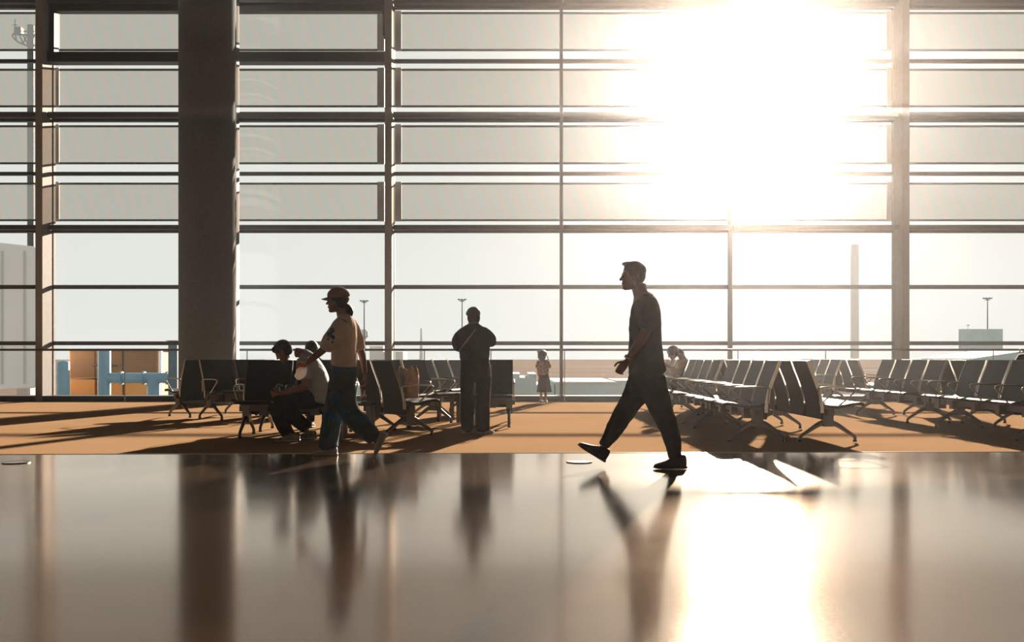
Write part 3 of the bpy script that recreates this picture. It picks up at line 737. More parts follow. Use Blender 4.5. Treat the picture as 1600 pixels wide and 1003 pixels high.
f.limb(b, [(476, 551, -.06, 16, .16), (482, 560, -.04, 24, .30), (490, 575, -.03, 30, .42), (496, 592, -.01, 34, .40), (499, 610, 0, 35, .38), (498, 625, 0, 36, .38)], n=24)
for sy in (-1, 1): f.limb(b, [(481, 563, sy*.16-.04, 22, .13), (482, 576, sy*.20-.05, 22, .14), (484, 590, sy*.21-.06, 21, .14)])
blob('shirt', b, M['greyshirt'], f.root, .007, 4)
b = bmesh.new()
f.limb(b, [(500, 617, 0, 32, .34), (494, 624, 0, 30, .36)])
f.limb(b, [(495, 622, -.10, 30, .18), (465, 625, -.16, 28, .17), (442, 629, -.20, 26, .16), (443, 645, -.21, 25, .15), (452, 665, -.23, 22, .14), (461, 680, -.24, 19, .13)])
f.limb(b, [(495, 622, .10, 30, .18), (470, 624, .05, 28, .17), (450, 628, 0, 26, .16), (453, 643, .0, 25, .15), (467, 658, .0, 22, .14), (479, 668, .0, 19, .13)])
blob('trousers', b, M['black_cloth'], f.root, .007, 3)
fz = wz(0, 10.95)
def gnd(f, px, w): v = f.q(px, 600, w); v.z = .002; return v
shoe(f.root, gnd(f, 478, -.30), gnd(f, 442, -.33), (0, 0, 1), .27, .10, M['shoe_grey'], M['sole_white'], .10)
shoe(f.root, gnd(f, 494, .02), gnd(f, 458, .0), (0, 0, 1), .27, .10, M['shoe_grey'], M['sole_white'], .10)
# phone and earphones
ph = empty('mobile_phone', (wx(438, 10.78), 10.78, wz(612, 10.78)), 0, 'dark phone with white earphone cord in the stooping man\'s hands', 'phone')
bm = bmesh.new(); box(bm, -.04, .04, -.075, .075, -.005, .005, Matrix.Rotation(.5, 4, 'Y')); obj('case', bm, M['phone'], ph, bevel=.004)
bm = bmesh.new(); tube(bm, [(0, -.03, .01), (-.01, -.03, .05), (.015, -.03, .075), (-.02, -.03, .085), (-.035, -.03, .06)], .004, n=8); ell(bm, (0, -.03, .02), (.012, .012, .022)); ell(bm, (.03, -.03, .07), (.01, .01, .01)); ell(bm, (-.035, -.03, .055), (.01, .01, .01))
obj('earphones', bm, M['white'], ph, smooth=True)

# ---- passenger seated on the far side of that bench, facing the glass
f = Fig(486, 12.3, 'dark-haired person seated behind the stooping man, only hair showing')
b = bmesh.new(); AW = Matrix(((0, 1, 0), (1, 0, 0), (0, 0, 1))); AW = Matrix(((0, -1, 0), (1, 0, 0), (0, 0, 1)))
hc = f.q(486, 560, .06)
head(b, hc, AW, .95)
tube(b, [hc + Vector((0, -.02, .05)), hc + Vector((0, -.03, -.06))], .052)
tube(b, [(0, -.02, .92), (0, .02, .80), (0, .05, .60), (0, .05, .50)], [(.07, .12), (.10, .18), (.10, .15), (.12, .17)], ref=(1, 0, 0))
for sx in (-1, 1):
    tube(b, [(sx*.17, 0, .88), (sx*.21, .03, .70), (sx*.20, .08, .62), (sx*.12, .28, .60)], [.045, .04, .035, .026])
    hand(b, (sx*.12, .29, .60), (-sx*.2, 1, 0), (0, 0, -1), .9, .5, sx)
    tube(b, [(sx*.09, .08, .51), (sx*.10, .42, .50), (sx*.10, .45, .25), (sx*.10, .44, .08)], [.075, .06, .05, .038], ref=(1, 0, 0))
blob('body', b, M['skin_pale'], f.root, .006)
b = bmesh.new(); T = lambda p: hc + AW @ (Vector(p) * .95)
ell(b, T((-.02, 0, .155)), (.102, .086, .085), AW); ell(b, T((-.05, 0, .08)), (.06, .082, .10), AW); ell(b, T((-.09, 0, .17)), (.035, .035, .035), AW)
blob('hair', b, M['hair'], f.root, .006, 2)
b = bmesh.new(); tube(b, [(0, -.02, .915), (0, .0, .85), (0, .03, .70), (0, .06, .50)], [(.08, .13), (.115, .21), (.125, .19), (.14, .20)], ref=(1, 0, 0), n=20)
for sx in (-1, 1): tube(b, [(sx*.17, 0, .87), (sx*.21, .03, .72), (sx*.20, .09, .63), (sx*.13, .26, .605)], [.06, .055, .05, .038])
blob('jumper', b, M['navy'], f.root, .008, 3)
b = bmesh.new()
for sx in (-1, 1): tube(b, [(sx*.09, .05, .52), (sx*.10, .42, .51), (sx*.10, .46, .28), (sx*.10, .44, .10)], [.09, .075, .06, .055], ref=(1, 0, 0))
blob('trousers', b, M['black_cloth'], f.root, .008, 2)
for sx in (-1, 1): shoe(f.root, (sx*.10, .38, .002), (sx*.11, .63, .002), (0, 0, 1), .25, .09, M['shoe_black'], M['sole'], .09)

# ---- person standing with back to camera
f = Fig(742, 11.7, 'person in dark jumper standing with back to camera facing the glass')
b = bmesh.new(); hc = f.q(739.5, 507, .03); hm_ = tilt(AW, 12, 'X') if False else Matrix.Rotation(math.radians(8), 3, 'Z') @ AW
K = f.k
head(b, hc + Vector((0, .0, .005)), hm_, .88)
X = lambda px: (px - 742) * K
Z = lambda py: wz(py, 11.7)
tube(b, [(X(740), 0, Z(500)), (X(740), -.02, Z(515))], [(.055, .062), (.06, .075)], ref=(1, 0, 0))
def T2(bm, L, **kw): tube(bm, [(X(a), y, Z(c)) for a, y, c, _, _ in L], [(d_, w_*K/2) for _, _, _, d_, w_ in L], ref=(1, 0, 0), **kw)
T2(b, [(740, -.01, 514, .08, 36), (741, 0, 535, .11, 42), (741, 0, 560, .11, 40), (742, 0, 585, .12, 42)])
tube(b, [(X(723), 0, Z(525)), (X(714), .0, Z(535)), (X(717), .05, Z(541)), (X(726), .22, Z(530))], [.036, .032, .032, .026]); hand(b, (X(727), .24, Z(528)), (.3, .6, .5), (1, 0, 0), .9, .6, 1)
tube(b, [(X(757), 0, Z(523)), (X(765), .0, Z(530)), (X(765), .05, Z(533)), (X(756), .22, Z(526))], [.036, .032, .032, .026]); hand(b, (X(755), .24, Z(524)), (-.3, .6, .5), (-1, 0, 0), .9, .6, -1)
T2(b, [(731, 0, 585, .08, 18), (731, 0, 630, .055, 13), (731, 0, 668, .045, 9)])
T2(b, [(755, 0, 585, .08, 18), (756, 0, 630, .055, 13), (756, 0, 668, .045, 9)])
blob('body', b, M['skin_pale'], f.root, .006); eyes(f.root, hc, hm_, .88)
b = bmesh.new(); T = lambda p: hc + hm_ @ (Vector(p) * .9)
ell(b, T((-.015, 0, .155)), (.103, .086, .080), hm_); ell(b, T((-.045, 0, .09)), (.066, .080, .09), hm_); ell(b, T((.0, .075, .15)), (.03, .025, .03), hm_); ell(b, T((-.06, 0, .03)), (.03, .06, .03), hm_)
blob('hair', b, M['hair'], f.root, .006, 2)
b = bmesh.new()
T2(b, [(740, -.01, 508, .07, 22), (740, -.01, 513, .10, 38), (741, 0, 522, .13, 50), (741, 0, 535, .145, 50), (741, 0, 548, .145, 48), (741.5, 0, 560, .14, 47)], n=24)
tube(b, [(X(725), 0, Z(519)), (X(714.5), .0, Z(529)), (X(715), .03, Z(541)), (X(720), .12, Z(542)), (X(727), .21, Z(531))], [.06, .062, .06, .05, .036])
tube(b, [(X(755), 0, Z(518)), (X(766.5), .0, Z(528)), (X(768), .03, Z(535)), (X(764), .12, Z(533)), (X(757), .21, Z(526))], [.06, .06, .055, .05, .036])
blob('jumper', b, M['navy'], f.root, .008, 5)
b = bmesh.new()
T2(b, [(742, 0, 560, .13, 45), (743, 0, 580, .135, 47), (743, 0, 592, .125, 46)])
T2(b, [(731, 0, 590, .11, 24), (730, 0, 625, .10, 21.5), (730, .0, 655, .10, 21), (730.5, .0, 671, .10, 20)])
T2(b, [(756, 0, 590, .11, 25), (755, 0, 625, .10, 21.5), (754.5, .0, 655, .10, 21.5), (755, .0, 671, .10, 22)])
blob('trousers', b, M['black_cloth'], f.root, .008, 3)
b = bmesh.new(); T2(b, [(767.0, -.02, 570, .006, 2), (767, -.04, 600, .006, 2), (765, -.03, 630, .006, 2), (764.5, -.03, 660, .006, 2), (765, -.03, 670, .006, 2)]); obj('side_stripe', b, M['strap'], f.root)
b = bmesh.new(); tube(b, [(X(746), -.07, Z(510.5)), (X(741), -.125, Z(518)), (X(731), -.148, Z(532)), (X(722), -.12, Z(543)), (X(718), -.06, Z(548))], [(.004, .012)]*5, ref=(1, 0, .6), n=8); obj('bag_strap', b, M['strap'], f.root, smooth=True)
shoe(f.root, (X(724), -.06, .002), (X(741), .13, .002), (0, 0, 1), .25, .105, M['shoe_white'], M['sole_white'], .085)
shoe(f.root, (X(749), -.03, .002), (X(770), .11, .002), (0, 0, 1), .25, .105, M['shoe_white'], M['sole_white'], .085)

# ---- small child at the glass
f = Fig(848, 20.05, 'small child in patterned top and grey skirt standing at the glass'); K = f.k
X = lambda px: (px - 848) * K
Z = lambda py: wz(py, 20.05)
b = bmesh.new(); hc = Vector((X(848), .0, Z(562.5))); hm_ = Matrix.Rotation(math.radians(-35), 3, 'Z') @ AW
head(b, hc, hm_, .82); tube(b, [hc + Vector((0, -.01, .04)), hc + Vector((0, -.01, -.04))], .038)
T2(b, [(848.5, 0, 565, .06, 13), (848.5, 0, 575, .07, 15), (848, 0, 588, .075, 15)])
tube(b, [(X(842), 0, Z(564)), (X(839.5), .03, Z(574)), (X(843), .12, Z(566)), (X(847), .15, Z(560))], [.034, .028, .024, .017]); hand(b, (X(847.5), .15, Z(559)), (.3, .2, 1), (0, -1, 0), .6, .5, 1)
tube(b, [(X(855), 0, Z(564)), (X(858.5), .03, Z(574)), (X(858), .07, Z(567)), (X(856.5), .09, Z(561))], [.034, .028, .024, .017]); hand(b, (X(856.5), .09, Z(560.5)), (-.1, .2, 1), (-1, .3, 0), .6, .5, 1)
for px in (845.5, 852.5): T2(b, [(px, 0, 600, .045, 6), (px, 0, 614, .038, 4.6), (px, 0, 624, .03, 3.6)])
blob('body', b, M['skin_pale'], f.root, .006, 2)
b = bmesh.new(); T = lambda p: hc + hm_ @ (Vector(p) * .85)
ell(b, T((-.02, 0, .15)), (.11, .095, .088), hm_); ell(b, T((-.045, 0, .09)), (.08, .09, .09), hm_); ell(b, T((-.02, .10, .20)), (.04, .04, .03), hm_)
blob('hair', b, M['hair'], f.root, .006, 2)
b = bmesh.new(); T2(b, [(848.5, 0, 563, .05, 12), (848.5, 0, 567, .08, 17.5), (848.5, 0, 576, .09, 18.5), (848.5, 0, 586, .10, 18)], n=20)
tube(b, [(X(842), 0, Z(565)), (X(839.8), .03, Z(573)), (X(842), .09, Z(569))], [.045, .04, .034]); tube(b, [(X(855), 0, Z(565)), (X(858), .03, Z(573)), (X(858), .06, Z(570))], [.045, .04, .034])
blob('top', b, M['print'], f.root, .008, 2)
b = bmesh.new(); N = 48; rg = []
for j, (py, w_, d_) in enumerate(((584, 15, .09), (592, 17.5, .115), (602, 20, .135), (612.5, 22.5, .15))):
    rg.append([b.verts.new((X(850) + (w_*K/2 + .012*j/3*math.cos(9*2*PI*i/N))*math.cos(2*PI*i/N), (d_ + .012*j/3*math.cos(9*2*PI*i/N))*math.sin(2*PI*i/N), Z(py))) for i in range(N)])
for a, c_ in zip(rg, rg[1:]):
    for i in range(N): b.faces.new((a[i], a[(i+1)%N], c_[(i+1)%N], c_[i]))
sk = obj('skirt', b, M['skirt'], f.root, smooth=True); sd = sk.modifiers.new('s', 'SOLIDIFY'); sd.thickness = .006
for px, tx in ((844.5, 847), (852.5, 853)): shoe(f.root, (X(px), -.05, .002), (X(tx), .12, .002), (0, 0, 1), .17, .075, M['shoe_white'], M['sole_white'], .06)

# ---- woman seated by the window on the right
f = Fig(1064, 16.1, 'woman in cream top with ponytail seated on bench reading phone'); K = f.k
b = bmesh.new(); hm_ = tilt(SIDE_L, -28); hc = f.q(1056, 560.5, 0)
head(b, hc, hm_, .92)
f.limb(b, [(1063, 554, 0, 10, .10), (1067, 561, 0, 11, .11)])
f.limb(b, [(1067, 562, 0, 14, .2), (1067, 575, 0, 18, .30), (1069, 592, 0, 20, .28), (1068, 604, 0, 22, .32)])
for sy in (-1, 1):
    f.limb(b, [(1067, 565, sy*.16, 9), (1062, 579, sy*.19, 8), (1053, 580, sy*.14, 7), (1046, 573, sy*.07, 5)])
    hand(b, f.q(1045, 572, sy*.07), (-.8, -sy*.2, .5), (0, -sy, .2), .88, .7, sy)
    f.limb(b, [(1066, 601, sy*.09, 15), (1046, 598, sy*.09, 13), (1033, 598, sy*.09, 11), (1031, 620, sy*.09, 9), (1033, 636, sy*.09, 6)])
blob('body', b, M['skin_pale'], f.root, .006); eyes(f.root, hc, hm_, .92)
b = bmesh.new(); T = lambda p: hc + hm_ @ (Vector(p) * .92)
ell(b, T((-.02, 0, .16)), (.102, .084, .085), hm_); ell(b, T((-.055, 0, .11)), (.062, .078, .08), hm_)
for q in (-1, 1): ell(b, T((.02, q*.07, .14)), (.04, .014, .05), hm_)
tube(b, [T((-.10, 0, .13)), T((-.14, 0, .10)), T((-.15, 0, .03)), T((-.14, 0, -.04))], [.022, .034, .032, .012], n=12)
blob('hair', b, M['hair'], f.root, .006, 2)
b = bmesh.new(); f.limb(b, [(1066, 561, 0, 12, .18), (1067, 566, 0, 18, .32), (1067, 578, 0, 22, .38), (1069, 592, 0, 23, .36), (1069, 602, 0, 25, .38)], n=20)
for sy in (-1, 1): f.limb(b, [(1067, 566, sy*.16, 13), (1062, 579, sy*.19, 13), (1054, 580, sy*.14, 10), (1048, 575, sy*.08, 8)])
blob('top', b, M['cream'], f.root, .008, 3)
b = bmesh.new()
for sy in (-1, 1): f.limb(b, [(1067, 600, sy*.09, 19), (1048, 597, sy*.09, 17), (1033, 597, sy*.09, 14), (1030, 615, sy*.09, 12), (1032, 633, sy*.09, 10)])
blob('trousers', b, M['greyshirt'], f.root, .008, 2)
for sy in (-1, 1): shoe(f.root, gnd(f, 1037, sy*.09), gnd(f, 1014, sy*.09), (0, 0, 1), .25, .09, M['shoe_white'], M['sole_white'], .085)
ph = empty('mobile_phone', (wx(1038, 16.1), 16.1, wz(569, 16.1)), 0, 'dark phone held by the woman in cream on the bench', 'phone')
bm = bmesh.new(); box(bm, -.005, .005, -.04, .04, -.07, .07, Matrix.Rotation(-.6, 4, 'Y')); obj('case', bm, M['phone'], ph, bevel=.003)
bm = bmesh.new(); box(bm, .0052, .0062, -.036, .036, -.064, .064, Matrix.Rotation(-.6, 4, 'Y')); obj('screen', bm, M['eye'], ph)

# ------------------------------------------------------------------ things on the seats
# tan cloth bag
d = 11.3; bx = wx(634, d) ; bg_ = empty('cloth_bag', (-1.253, 11.507, .452), math.radians(122.7), 'crumpled tan cloth bag standing on a black seat', 'bag')
b = bmesh.new(); rg = []; N = 56
for j in range(15):
    t_ = j/14; zz = t_*.34
    ring = []
    for i in range(N):
        a = 2*PI*i/N; ca, sa = math.cos(a), math.sin(a)
        sx = math.copysign(abs(ca)**.6, ca); sy = math.copysign(abs(sa)**.6, sa)
        puff = 1 + .06*math.sin(t_*PI) + .018*math.sin(5*a + 7*t_) + .02*math.sin(11*a - 9*t_)
        pin = 1 - .12*max(0, (t_-.82)/.18)**1.0 + (.05*math.sin(7*a) if t_ > .85 else 0)
        ring.append(b.verts.new((.145*sx*puff*pin, .105*sy*puff*pin, zz + (t_**6)*(.028*math.sin(4*a+.5) + .018*math.sin(9*a)))))
    rg.append(ring)
for a, c_ in zip(rg, rg[1:]):
    for i in range(N): b.faces.new((a[i], a[(i+1)%N], c_[(i+1)%N], c_[i]))
b.faces.new(rg[0][::-1])
o = obj('bag_body', b, M['bag'], bg_, smooth=True); sd = o.modifiers.new('s', 'SOLIDIFY'); sd.thickness = .006
b = bmesh.new(); ell(b, (-.02, 0, .31), (.10, .07, .035)); ell(b, (.05, .02, .32), (.05, .05, .03)); ell(b, (-.06, -.02, .335), (.04, .035, .025))
blob('bag_filling', b, M['cap'], bg_, .008, 1)
# bottle on the low table
bt = empty('small_bottle', (-1.70, 11.06, .42), 0, 'small white bottle with red label on the low black table', 'bottle')
b = bmesh.new(); tube(b, [(0, 0, .01), (0, 0, .08), (0, 0, .095), (0, 0, .115)], [.022, .022, .012, .011], n=16, k=3); obj('bottle_body', b, M['white'], bt, smooth=True)
b = bmesh.new(); tube(b, [(0, 0, .025), (0, 0, .065)], .0235, n=16, smooth_path=False, cap=False); obj('bottle_label', b, M['red'], bt, smooth=True)
b = bmesh.new(); tube(b, [(0, 0, .122), (0, 0, .135)], .0125, n=12, smooth_path=False); obj('bottle_cap', b, M['orange'], bt, smooth=True)
# backpack on the far right seat
bp_ = empty('backpack', (6.76, 12.68, .465), 0, 'dark backpack standing on a seat at the far right edge', 'backpack')
b = bmesh.new(); tube(b, [(0, 0, .06), (0, 0, .25), (.0, 0, .42), (-.01, 0, .50)], [(.11, .15), (.12, .15), (.11, .14), (.06, .10)], ref=(0, 1, 0), n=20); blob('pack_body', b, M['black_cloth'], bp_, .012, 2)
b = bmesh.new(); tube(b, [(.11, 0, .08), (.12, 0, .26)], [(.05, .12), (.05, .12)], ref=(0, 1, 0), n=16); blob('front_pocket', b, M['charcoal'], bp_, .012, 2)
b = bmesh.new(); tube(b, [(-.03, -.05, .53), (-.03, -.03, .575), (-.03, .03, .575), (-.03, .05, .53)], .009, n=8); obj('grab_handle', b, M['strap'], bp_, smooth=True)

# ------------------------------------------------------------------ outside
GZ = -6.0
def land():
    m = bpy.data.materials.new('airfield_ground'); m.use_nodes = True; nt = m.node_tree; b = nt.nodes['Principled BSDF']
    tc = nt.nodes.new('ShaderNodeTexCoord'); mp = nt.nodes.new('ShaderNodeMapping'); mp.inputs['Scale'].default_value = (.0025, .022, 1)
    nt.links.new(tc.outputs['Object'], mp.inputs['Vector'])
    nz = nt.nodes.new('ShaderNodeTexNoise'); nz.inputs['Scale'].default_value = 1.0; nz.inputs['Detail'].default_value = 5
    nt.links.new(mp.outputs[0], nz.inputs['Vector'])
    r = nt.nodes.new('ShaderNodeValToRGB'); e = r.color_ramp.elements
    e[0].position = .36; e[0].color = (.12, .13, .125, 1); e[1].position = .62; e[1].color = (.21, .17, .145, 1)
    q = e.new(.47); q.color = (.17, .135, .115, 1)
    nt.links.new(nz.outputs['Fac'], r.inputs['Fac']); nt.links.new(r.outputs[0], b.inputs['Base Color']); b.inputs['Roughness'].default_value = 1; b.inputs['Specular IOR Level'].default_value = 0
    return m
M['land'] = land()
g = boxo('ground', -3000, 3000, 22, 3800, GZ-1, GZ, M['land']); struct(g)
M['haze_grey'] = mat('pale_concrete', (.62, .62, .60), .9, var=.03, vscale=.05)  # distance haze put into the colour: pale grey for far structures
M['teal'] = mat('pale_teal_roof', (.36, .46, .45), .7, var=.08, vscale=.3)
M['bridge'] = mat('white_cladding', (.90, .88, .85), .6, var=.04, vscale=.3)
M['ocont'] = mat('orange_paint', (.62, .27, .06), .5, col2=(.50, .20, .04), vscale=.8)
M['blue'] = mat('blue_painted_pipe', (.16, .34, .45), .4, var=.08, vscale=2)
M['dblue'] = mat('dark_blue_steel', (.04, .11, .17), .5, var=.1)
def light_mast(px, py, d, lab):
    x, z = wx(px, d), wz(py, d); k = d / F
    r = empty('light_mast', (x, d, GZ), 0, lab, 'light mast', 'tall airfield light masts'); h = z - GZ
    b = bmesh.new(); tube(b, [(0, 0, 0), (0, 0, h)], [k*1.3, k*.7], n=12, smooth_path=False, cap=False); obj('mast_pole', b, M['frame'], r)
    b = bmesh.new()
    for zz, rr in ((h-.4*k, 6*k), (h-2.4*k, 4*k)):
        for i in range(20):
            a0, a1 = 2*PI*i/20, 2*PI*(i+1)/20
            tube(b, [(rr*math.cos(a0), rr*math.sin(a0), zz), (rr*math.cos(a1), rr*math.sin(a1), zz)], .4*k, n=6, smooth_path=False, cap=False)
        for i in range(4):
            a0 = PI*i/2; tube(b, [(0, 0, zz-k), (rr*math.cos(a0), rr*math.sin(a0), zz)], .3*k, n=6, smooth_path=False, cap=False)
    obj('lamp_ring', b, M['frame'], r)
    b = bmesh.new()
    for i in range(8):
        a0 = 2*PI*i/8; c_ = (6*k*math.cos(a0), 6*k*math.sin(a0)); box(b, c_[0]-.9*k, c_[0]+.9*k, c_[1]-.9*k, c_[1]+.9*k, h-.9*k, h+.9*k)
    obj('floodlight', b, M['frame'], r)
light_mast(569, 470, 400, 'tall light mast above the round-column bay, seen behind the walking woman')
light_mast(722, 468, 400, 'tall light mast rising behind the standing person')
light_mast(1543, 466, 400, 'tall light mast above the pale billboard at right')
# control tower
d = 700; k = d/F; ct = empty('control_tower', (wx(567, d), d, GZ), 0, 'faint pale control tower behind the light mast near the walking woman', 'tower')
h = wz(515, d) - GZ
bm = bmesh.new(); tube(bm, [(0, 0, 0), (0, 0, h-9*k)], 5*k, n=24, smooth_path=False, cap=False); obj('shaft', bm, M['haze_grey'], ct)
bm = bmesh.new(); tube(bm, [(0, 0, h-14*k), (0, 0, h-10*k), (0, 0, h-3*k), (0, 0, h)], [5*k, 9*k, 8.5*k, 6*k], n=24, smooth_path=False, cap=False); obj('tower_cab', bm, M['haze_grey'], ct)
bl = empty('terminal_building', (wx(585, d), d+20, GZ), 0, 'faint low grey building on horizon beside the control tower', 'building')
boxo('block', -14*k, 8*k, 0, 30, 0, wz(540, d)-GZ, M['haze_grey'], bl); boxo('block', 8*k, 40*k, 0, 30, 0, wz(549, d)-GZ, M['haze_grey'], bl)
# tapering spire
d = 350; sp = empty('spire', (wx(658, d), d, GZ), 0, 'slender pale tapering spire left of the standing person', 'spire')
bm = bmesh.new(); tube(bm, [(0, 0, 0), (0, 0, wz(513, d)-GZ)], [.9, .22], n=12, smooth_path=False, cap=False); obj('spire_shaft', bm, M['haze_grey'], sp)
bm = bmesh.new(); box(bm, -1.6, 1.6, -1.6, 1.6, 0, 1.0); obj('spire_base', bm, M['haze_grey'], sp)
# concrete pylon in front of glass, right
d = 60; py_ = empty('concrete_pylon', (wx(1335.5, d), d, GZ), 0, 'tall pale concrete pylon outside left of the right main fin', 'pylon')
bm = bmesh.new(); tube(bm, [(0, 0, 0), (0, 0, 14)], [.28, .24], n=24, smooth_path=False, cap=False); obj('pylon_shaft', bm, M['haze_grey'], py_)
boxo('pylon_base', -.8, .8, -.8, .8, 0, .6, M['haze_grey'], py_)
# billboard
d = 250; k = d/F; bb = empty('billboard', (wx(1534, d), d, GZ), 0, 'large pale blank billboard on posts beyond the right window', 'billboard')
z1, z0 = wz(514, d)-GZ, wz(545, d)-GZ; hw = 33*k
boxo('board', -hw, hw, 0, 1.2, z0, z1, M['teal'], bb, .05)
for u in (-.7, -.2, .3, .8):
    bm = bmesh.new(); tube(bm, [(u*hw, .6, 0), (u*hw, .6, z0)], .25, n=10, smooth_path=False, cap=False); obj('post', bm, M['haze_grey'], bb)
bm = bmesh.new(); tube(bm, [(-hw*.6, .6, z1), (-hw*.6, .6, z1+6*k)], .12, n=8, smooth_path=False, cap=False); box(bm, -hw*.6-.3, -hw*.6+.3, .3, .9, z1+5*k, z1+7*k); obj('antenna', bm, M['haze_grey'], bb)
# sloping pale roof at right, low
d = 200; rf = empty('hangar', (wx(1570, d), d, GZ), 0, 'pale green hangar with sloping roof behind the rightmost benches', 'building')
bm = bmesh.new(); k = d/F
pr = [(-50*k, wz(560, d)-GZ), (60*k, wz(544, d)-GZ), (90*k, wz(546, d)-GZ)]
vsF = [bm.verts.new((x, 0, z)) for x, z in [(-50*k, 0)] + pr + [(90*k, 0)]]; vsB = [bm.verts.new((x, 25, z)) for x, z in [(-50*k, 0)] + pr + [(90*k, 0)]]
bm.faces.new(vsF); bm.faces.new(vsB[::-1])
for i in range(5): bm.faces.new((vsF[i], vsF[(i+1)%5], vsB[(i+1)%5], vsB[i]))
obj('hangar_shell', bm, M['teal'], rf)
# low teal roofs just beyond the glass
d = 70; k = d/F
lr = empty('service_building', (wx(900, d), d, GZ), 0, 'low pale teal service building outside between child and walking man', 'building')
boxo('block', wx(868, d)-wx(900, d), wx(962, d)-wx(900, d), 0, 12, 0, wz(598, d)-GZ, M['teal'], lr)
boxo('parapet', wx(866, d)-wx(900, d), wx(964, d)-wx(900, d), -.1, 12.1, wz(598, d)-GZ, wz(596, d)-GZ, M['haze_grey'], lr)
boxo('plant_room', wx(962, d)-wx(900, d), wx(1000, d)-wx(900, d), 0, 6, 0, wz(594, d)-GZ, M['teal'], lr)
ls = empty('service_building', (wx(815, d), d, GZ), 0, 'low pale green building with arched gate outside left of the child', 'building')
for a, c_, t_ in ((800, 812, 584), (826, 838, 584), (812, 826, 590), (838, 866, 601)):
    boxo('block', wx(a, d)-wx(815, d), wx(c_, d)-wx(815, d), 0, 8, 0, wz(t_, d)-GZ, M['teal'], ls)
lt = empty('service_building', (wx(700, d), d, GZ), 0, 'long low pale building outside behind the left benches', 'building')
boxo('block', wx(375, d)-wx(700, d), wx(798, d)-wx(700, d), 0, 10, 0, wz(602, d)-GZ, M['haze_grey'], lt)
boxo('window_band', wx(375, d)-wx(700, d), wx(798, d)-wx(700, d), -.1, 0, wz(617, d)-GZ, wz(605, d)-GZ, M['teal'], lt)
# boarding bridge wall at far left
d = 34; jb = empty('boarding_bridge', (wx(-90, d), d, GZ), 0, 'large white boarding bridge filling the leftmost window', 'boarding bridge')
bm = bmesh.new(); x0, x1 = wx(-260, d)-wx(-90, d), wx(56, d)-wx(-90, d)
v = [bm.verts.new(p) for p in ((x0, 0, wz(625, d)-GZ), (x1, 0, wz(606, d)-GZ), (x1, 0, wz(385, d)-GZ), (x0, 0, wz(350, d)-GZ), (x0, 4, wz(625, d)-GZ), (x1-2.6, 4, wz(606, d)-GZ), (x1-2.6, 4, wz(385, d)-GZ), (x0, 4, wz(350, d)-GZ))]
for q in ((0,1,2,3),(7,6,5,4),(0,4,5,1),(1,5,6,2),(2,6,7,3),(3,7,4,0)): bm.faces.new([v[i] for i in q])
obj('bridge_tunnel', bm, M['bridge'], jb, bevel=.05)
bm = bmesh.new()
for i in range(9): xx = x0 + (x1-x0)*(i+.5)/9; box(bm, xx-.03, xx+.03, -.04, 0, wz(600, d)-GZ, wz(392, d)-GZ)
obj('panel_joint', bm, M['haze_grey'], jb)
for xx in (x0+2, x1-1.2): boxo('support_leg', xx-.25, xx+.25, 1.5, 2, 0, wz(606, d)-GZ, M['haze_grey'], jb)
# orange machine housing with blue pipes
d = 36; k = d/F
om = empty('machine_housing', (wx(180, d), d, GZ), 0, 'orange ribbed machine housing outside behind the blue pipes', 'housing')
X0 = wx(180, d); top = wz(547, d)-GZ
for a, c_ in ((108, 148), (149.5, 191), (193, 247)):
    boxo('upper_panel', wx(a, d)-X0, wx(c_, d)-X0, 0, 3, wz(591, d)-GZ, top, M['ocont'], om, .02)
    boxo('lower_panel', wx(a, d)-X0+.02, wx(c_, d)-X0-.02, .05, 3, 0, wz(592.5, d)-GZ, M['ocont'], om, .02)
bm = bmesh.new()
for i in range(26): zz = wz(589, d)-GZ + i*(top-wz(589, d)+GZ)/26; box(bm, wx(110, d)-X0, wx(245, d)-X0, -.02, 0, zz, zz+.012)
obj('ribbing', bm, M['frame'], om)
boxo('roof_cap', wx(107, d)-X0, wx(250, d)-X0, -.1, 3.1, top, top+.06, M['haze_grey'], om)
boxo('corner_post', wx(247.5, d)-X0, wx(252, d)-X0, 0, .15, 0, top, M['bridge'], om)
bm = bmesh.new(); tube(bm, [(wx(148, d)-X0, -.15, wz(571, d)-GZ), (wx(185, d)-X0, -.15, wz(571, d)-GZ)], .03, n=8, smooth_path=False); obj('hand_rail', bm, M['frame'], om)
d = 33; X0 = wx(180, d)
bp = empty('blue_pipe', (X0, d, GZ), 0, 'thick pale blue pipe run with upright branches before orange housing', 'pipe')
def pipe(nm, L, r): 
    bm = bmesh.new(); tube(bm, [(wx(a, d)-X0, 0, (wz(c_, d)-GZ) if c_ else 0) for a, c_ in L], r, n=20, smooth_path=False); obj(nm, bm, M['blue'], bp, smooth=True)
pipe('riser', [(163, 0), (163, 548)], .21); pipe('main_run', [(163, 590.5), (300, 590.5)], .18); pipe('branch', [(240, 0), (240, 592)], .22)
pipe('riser', [(99, 0), (99, 566)], .2)
bm = bmesh.new()
for px in (190, 225, 262): tube(bm, [(wx(px, d)-X0-.04, 0, wz(590.5, d)-GZ), (wx(px, d)-X0+.04, 0, wz(590.5, d)-GZ)], .23, n=20, smooth_path=False, cap=False)
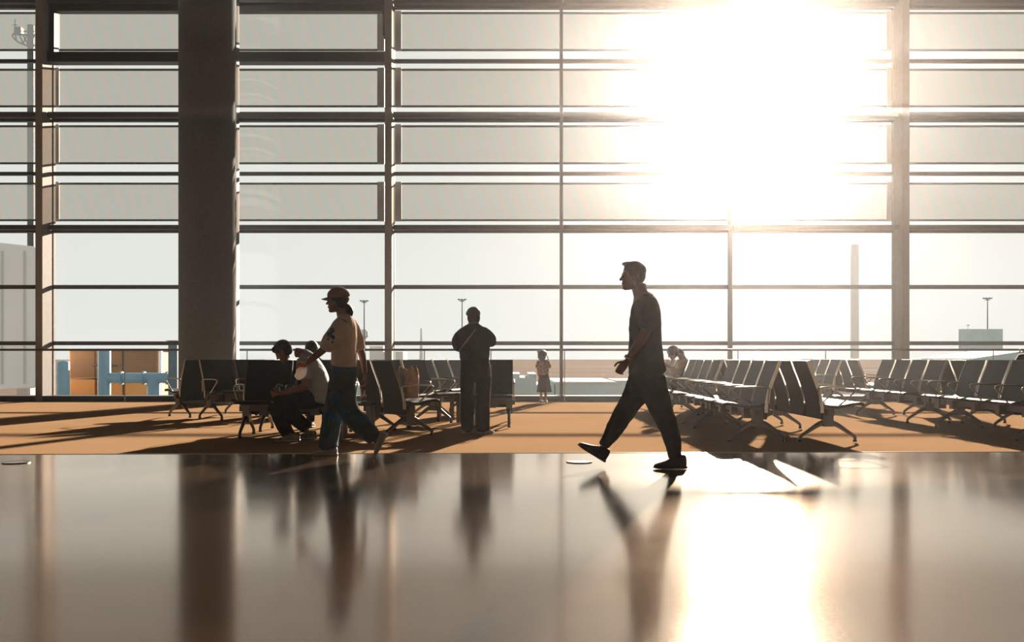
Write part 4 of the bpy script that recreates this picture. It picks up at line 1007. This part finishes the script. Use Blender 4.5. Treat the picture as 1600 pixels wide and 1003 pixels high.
obj('flange', bm, M['blue'], bp)
bpo = empty('steel_post', (wx(272, 32), 32, GZ), 0, 'dark blue steel post outside just left of round column', 'post')
boxo('post_shaft', -.15, .15, -.15, .15, 0, wz(533, 32)-GZ, M['dblue'], bpo, .02); boxo('post_cap', -.2, .2, -.2, .2, wz(533, 32)-GZ, wz(532, 32)-GZ, M['dblue'], bpo)
# lattice mast head seen through top-left sunshade
d = 60; k = d/F; lm = empty('camera_mast', (wx(36, d), d, GZ), 0, 'mast head with curved platform and cameras at top left', 'mast')
X0 = wx(36, d); Zt = lambda py: wz(py, d)-GZ; Xt = lambda px: wx(px, d)-X0
bm = bmesh.new(); tube(bm, [(Xt(48), 0, 0), (Xt(48), 0, Zt(40))], .2, n=12, smooth_path=False); obj('mast_pole', bm, M['frame'], lm)
bm = bmesh.new(); tube(bm, [(Xt(21), 0, Zt(52)), (Xt(20), 0, Zt(57)), (Xt(26), 0, Zt(64)), (Xt(36), 0, Zt(69)), (Xt(48), 0, Zt(72)), (Xt(60), 0, Zt(69))], .05, n=8)
tube(bm, [(Xt(21), 0, Zt(53)), (Xt(48), 0, Zt(55)), (Xt(60), 0, Zt(53))], .05, n=8)
for a, c_ in (((24, 53), (26, 64)), ((30, 54), (36, 68)), ((36, 54), (44, 71)), ((42, 55), (36, 68)), ((54, 54), (48, 71)), ((36, 49), (54, 49))): tube(bm, [(Xt(a[0]), 0, Zt(a[1])), (Xt(c_[0]), 0, Zt(c_[1]))], .04, n=6, smooth_path=False)
obj('platform', bm, M['frame'], lm)
bm = bmesh.new(); box(bm, Xt(24), Xt(35), -.2, .2, Zt(54), Zt(43)); obj('equipment_box', bm, M['frame'], lm, bevel=.03)
bm = bmesh.new(); tube(bm, [(Xt(23.5), 0, Zt(56)), (Xt(23.5), 0, Zt(30))], .03, n=6, smooth_path=False); tube(bm, [(Xt(20), 0, Zt(39)), (Xt(27), 0, Zt(39))], .03, n=6, smooth_path=False); obj('antenna', bm, M['frame'], lm)
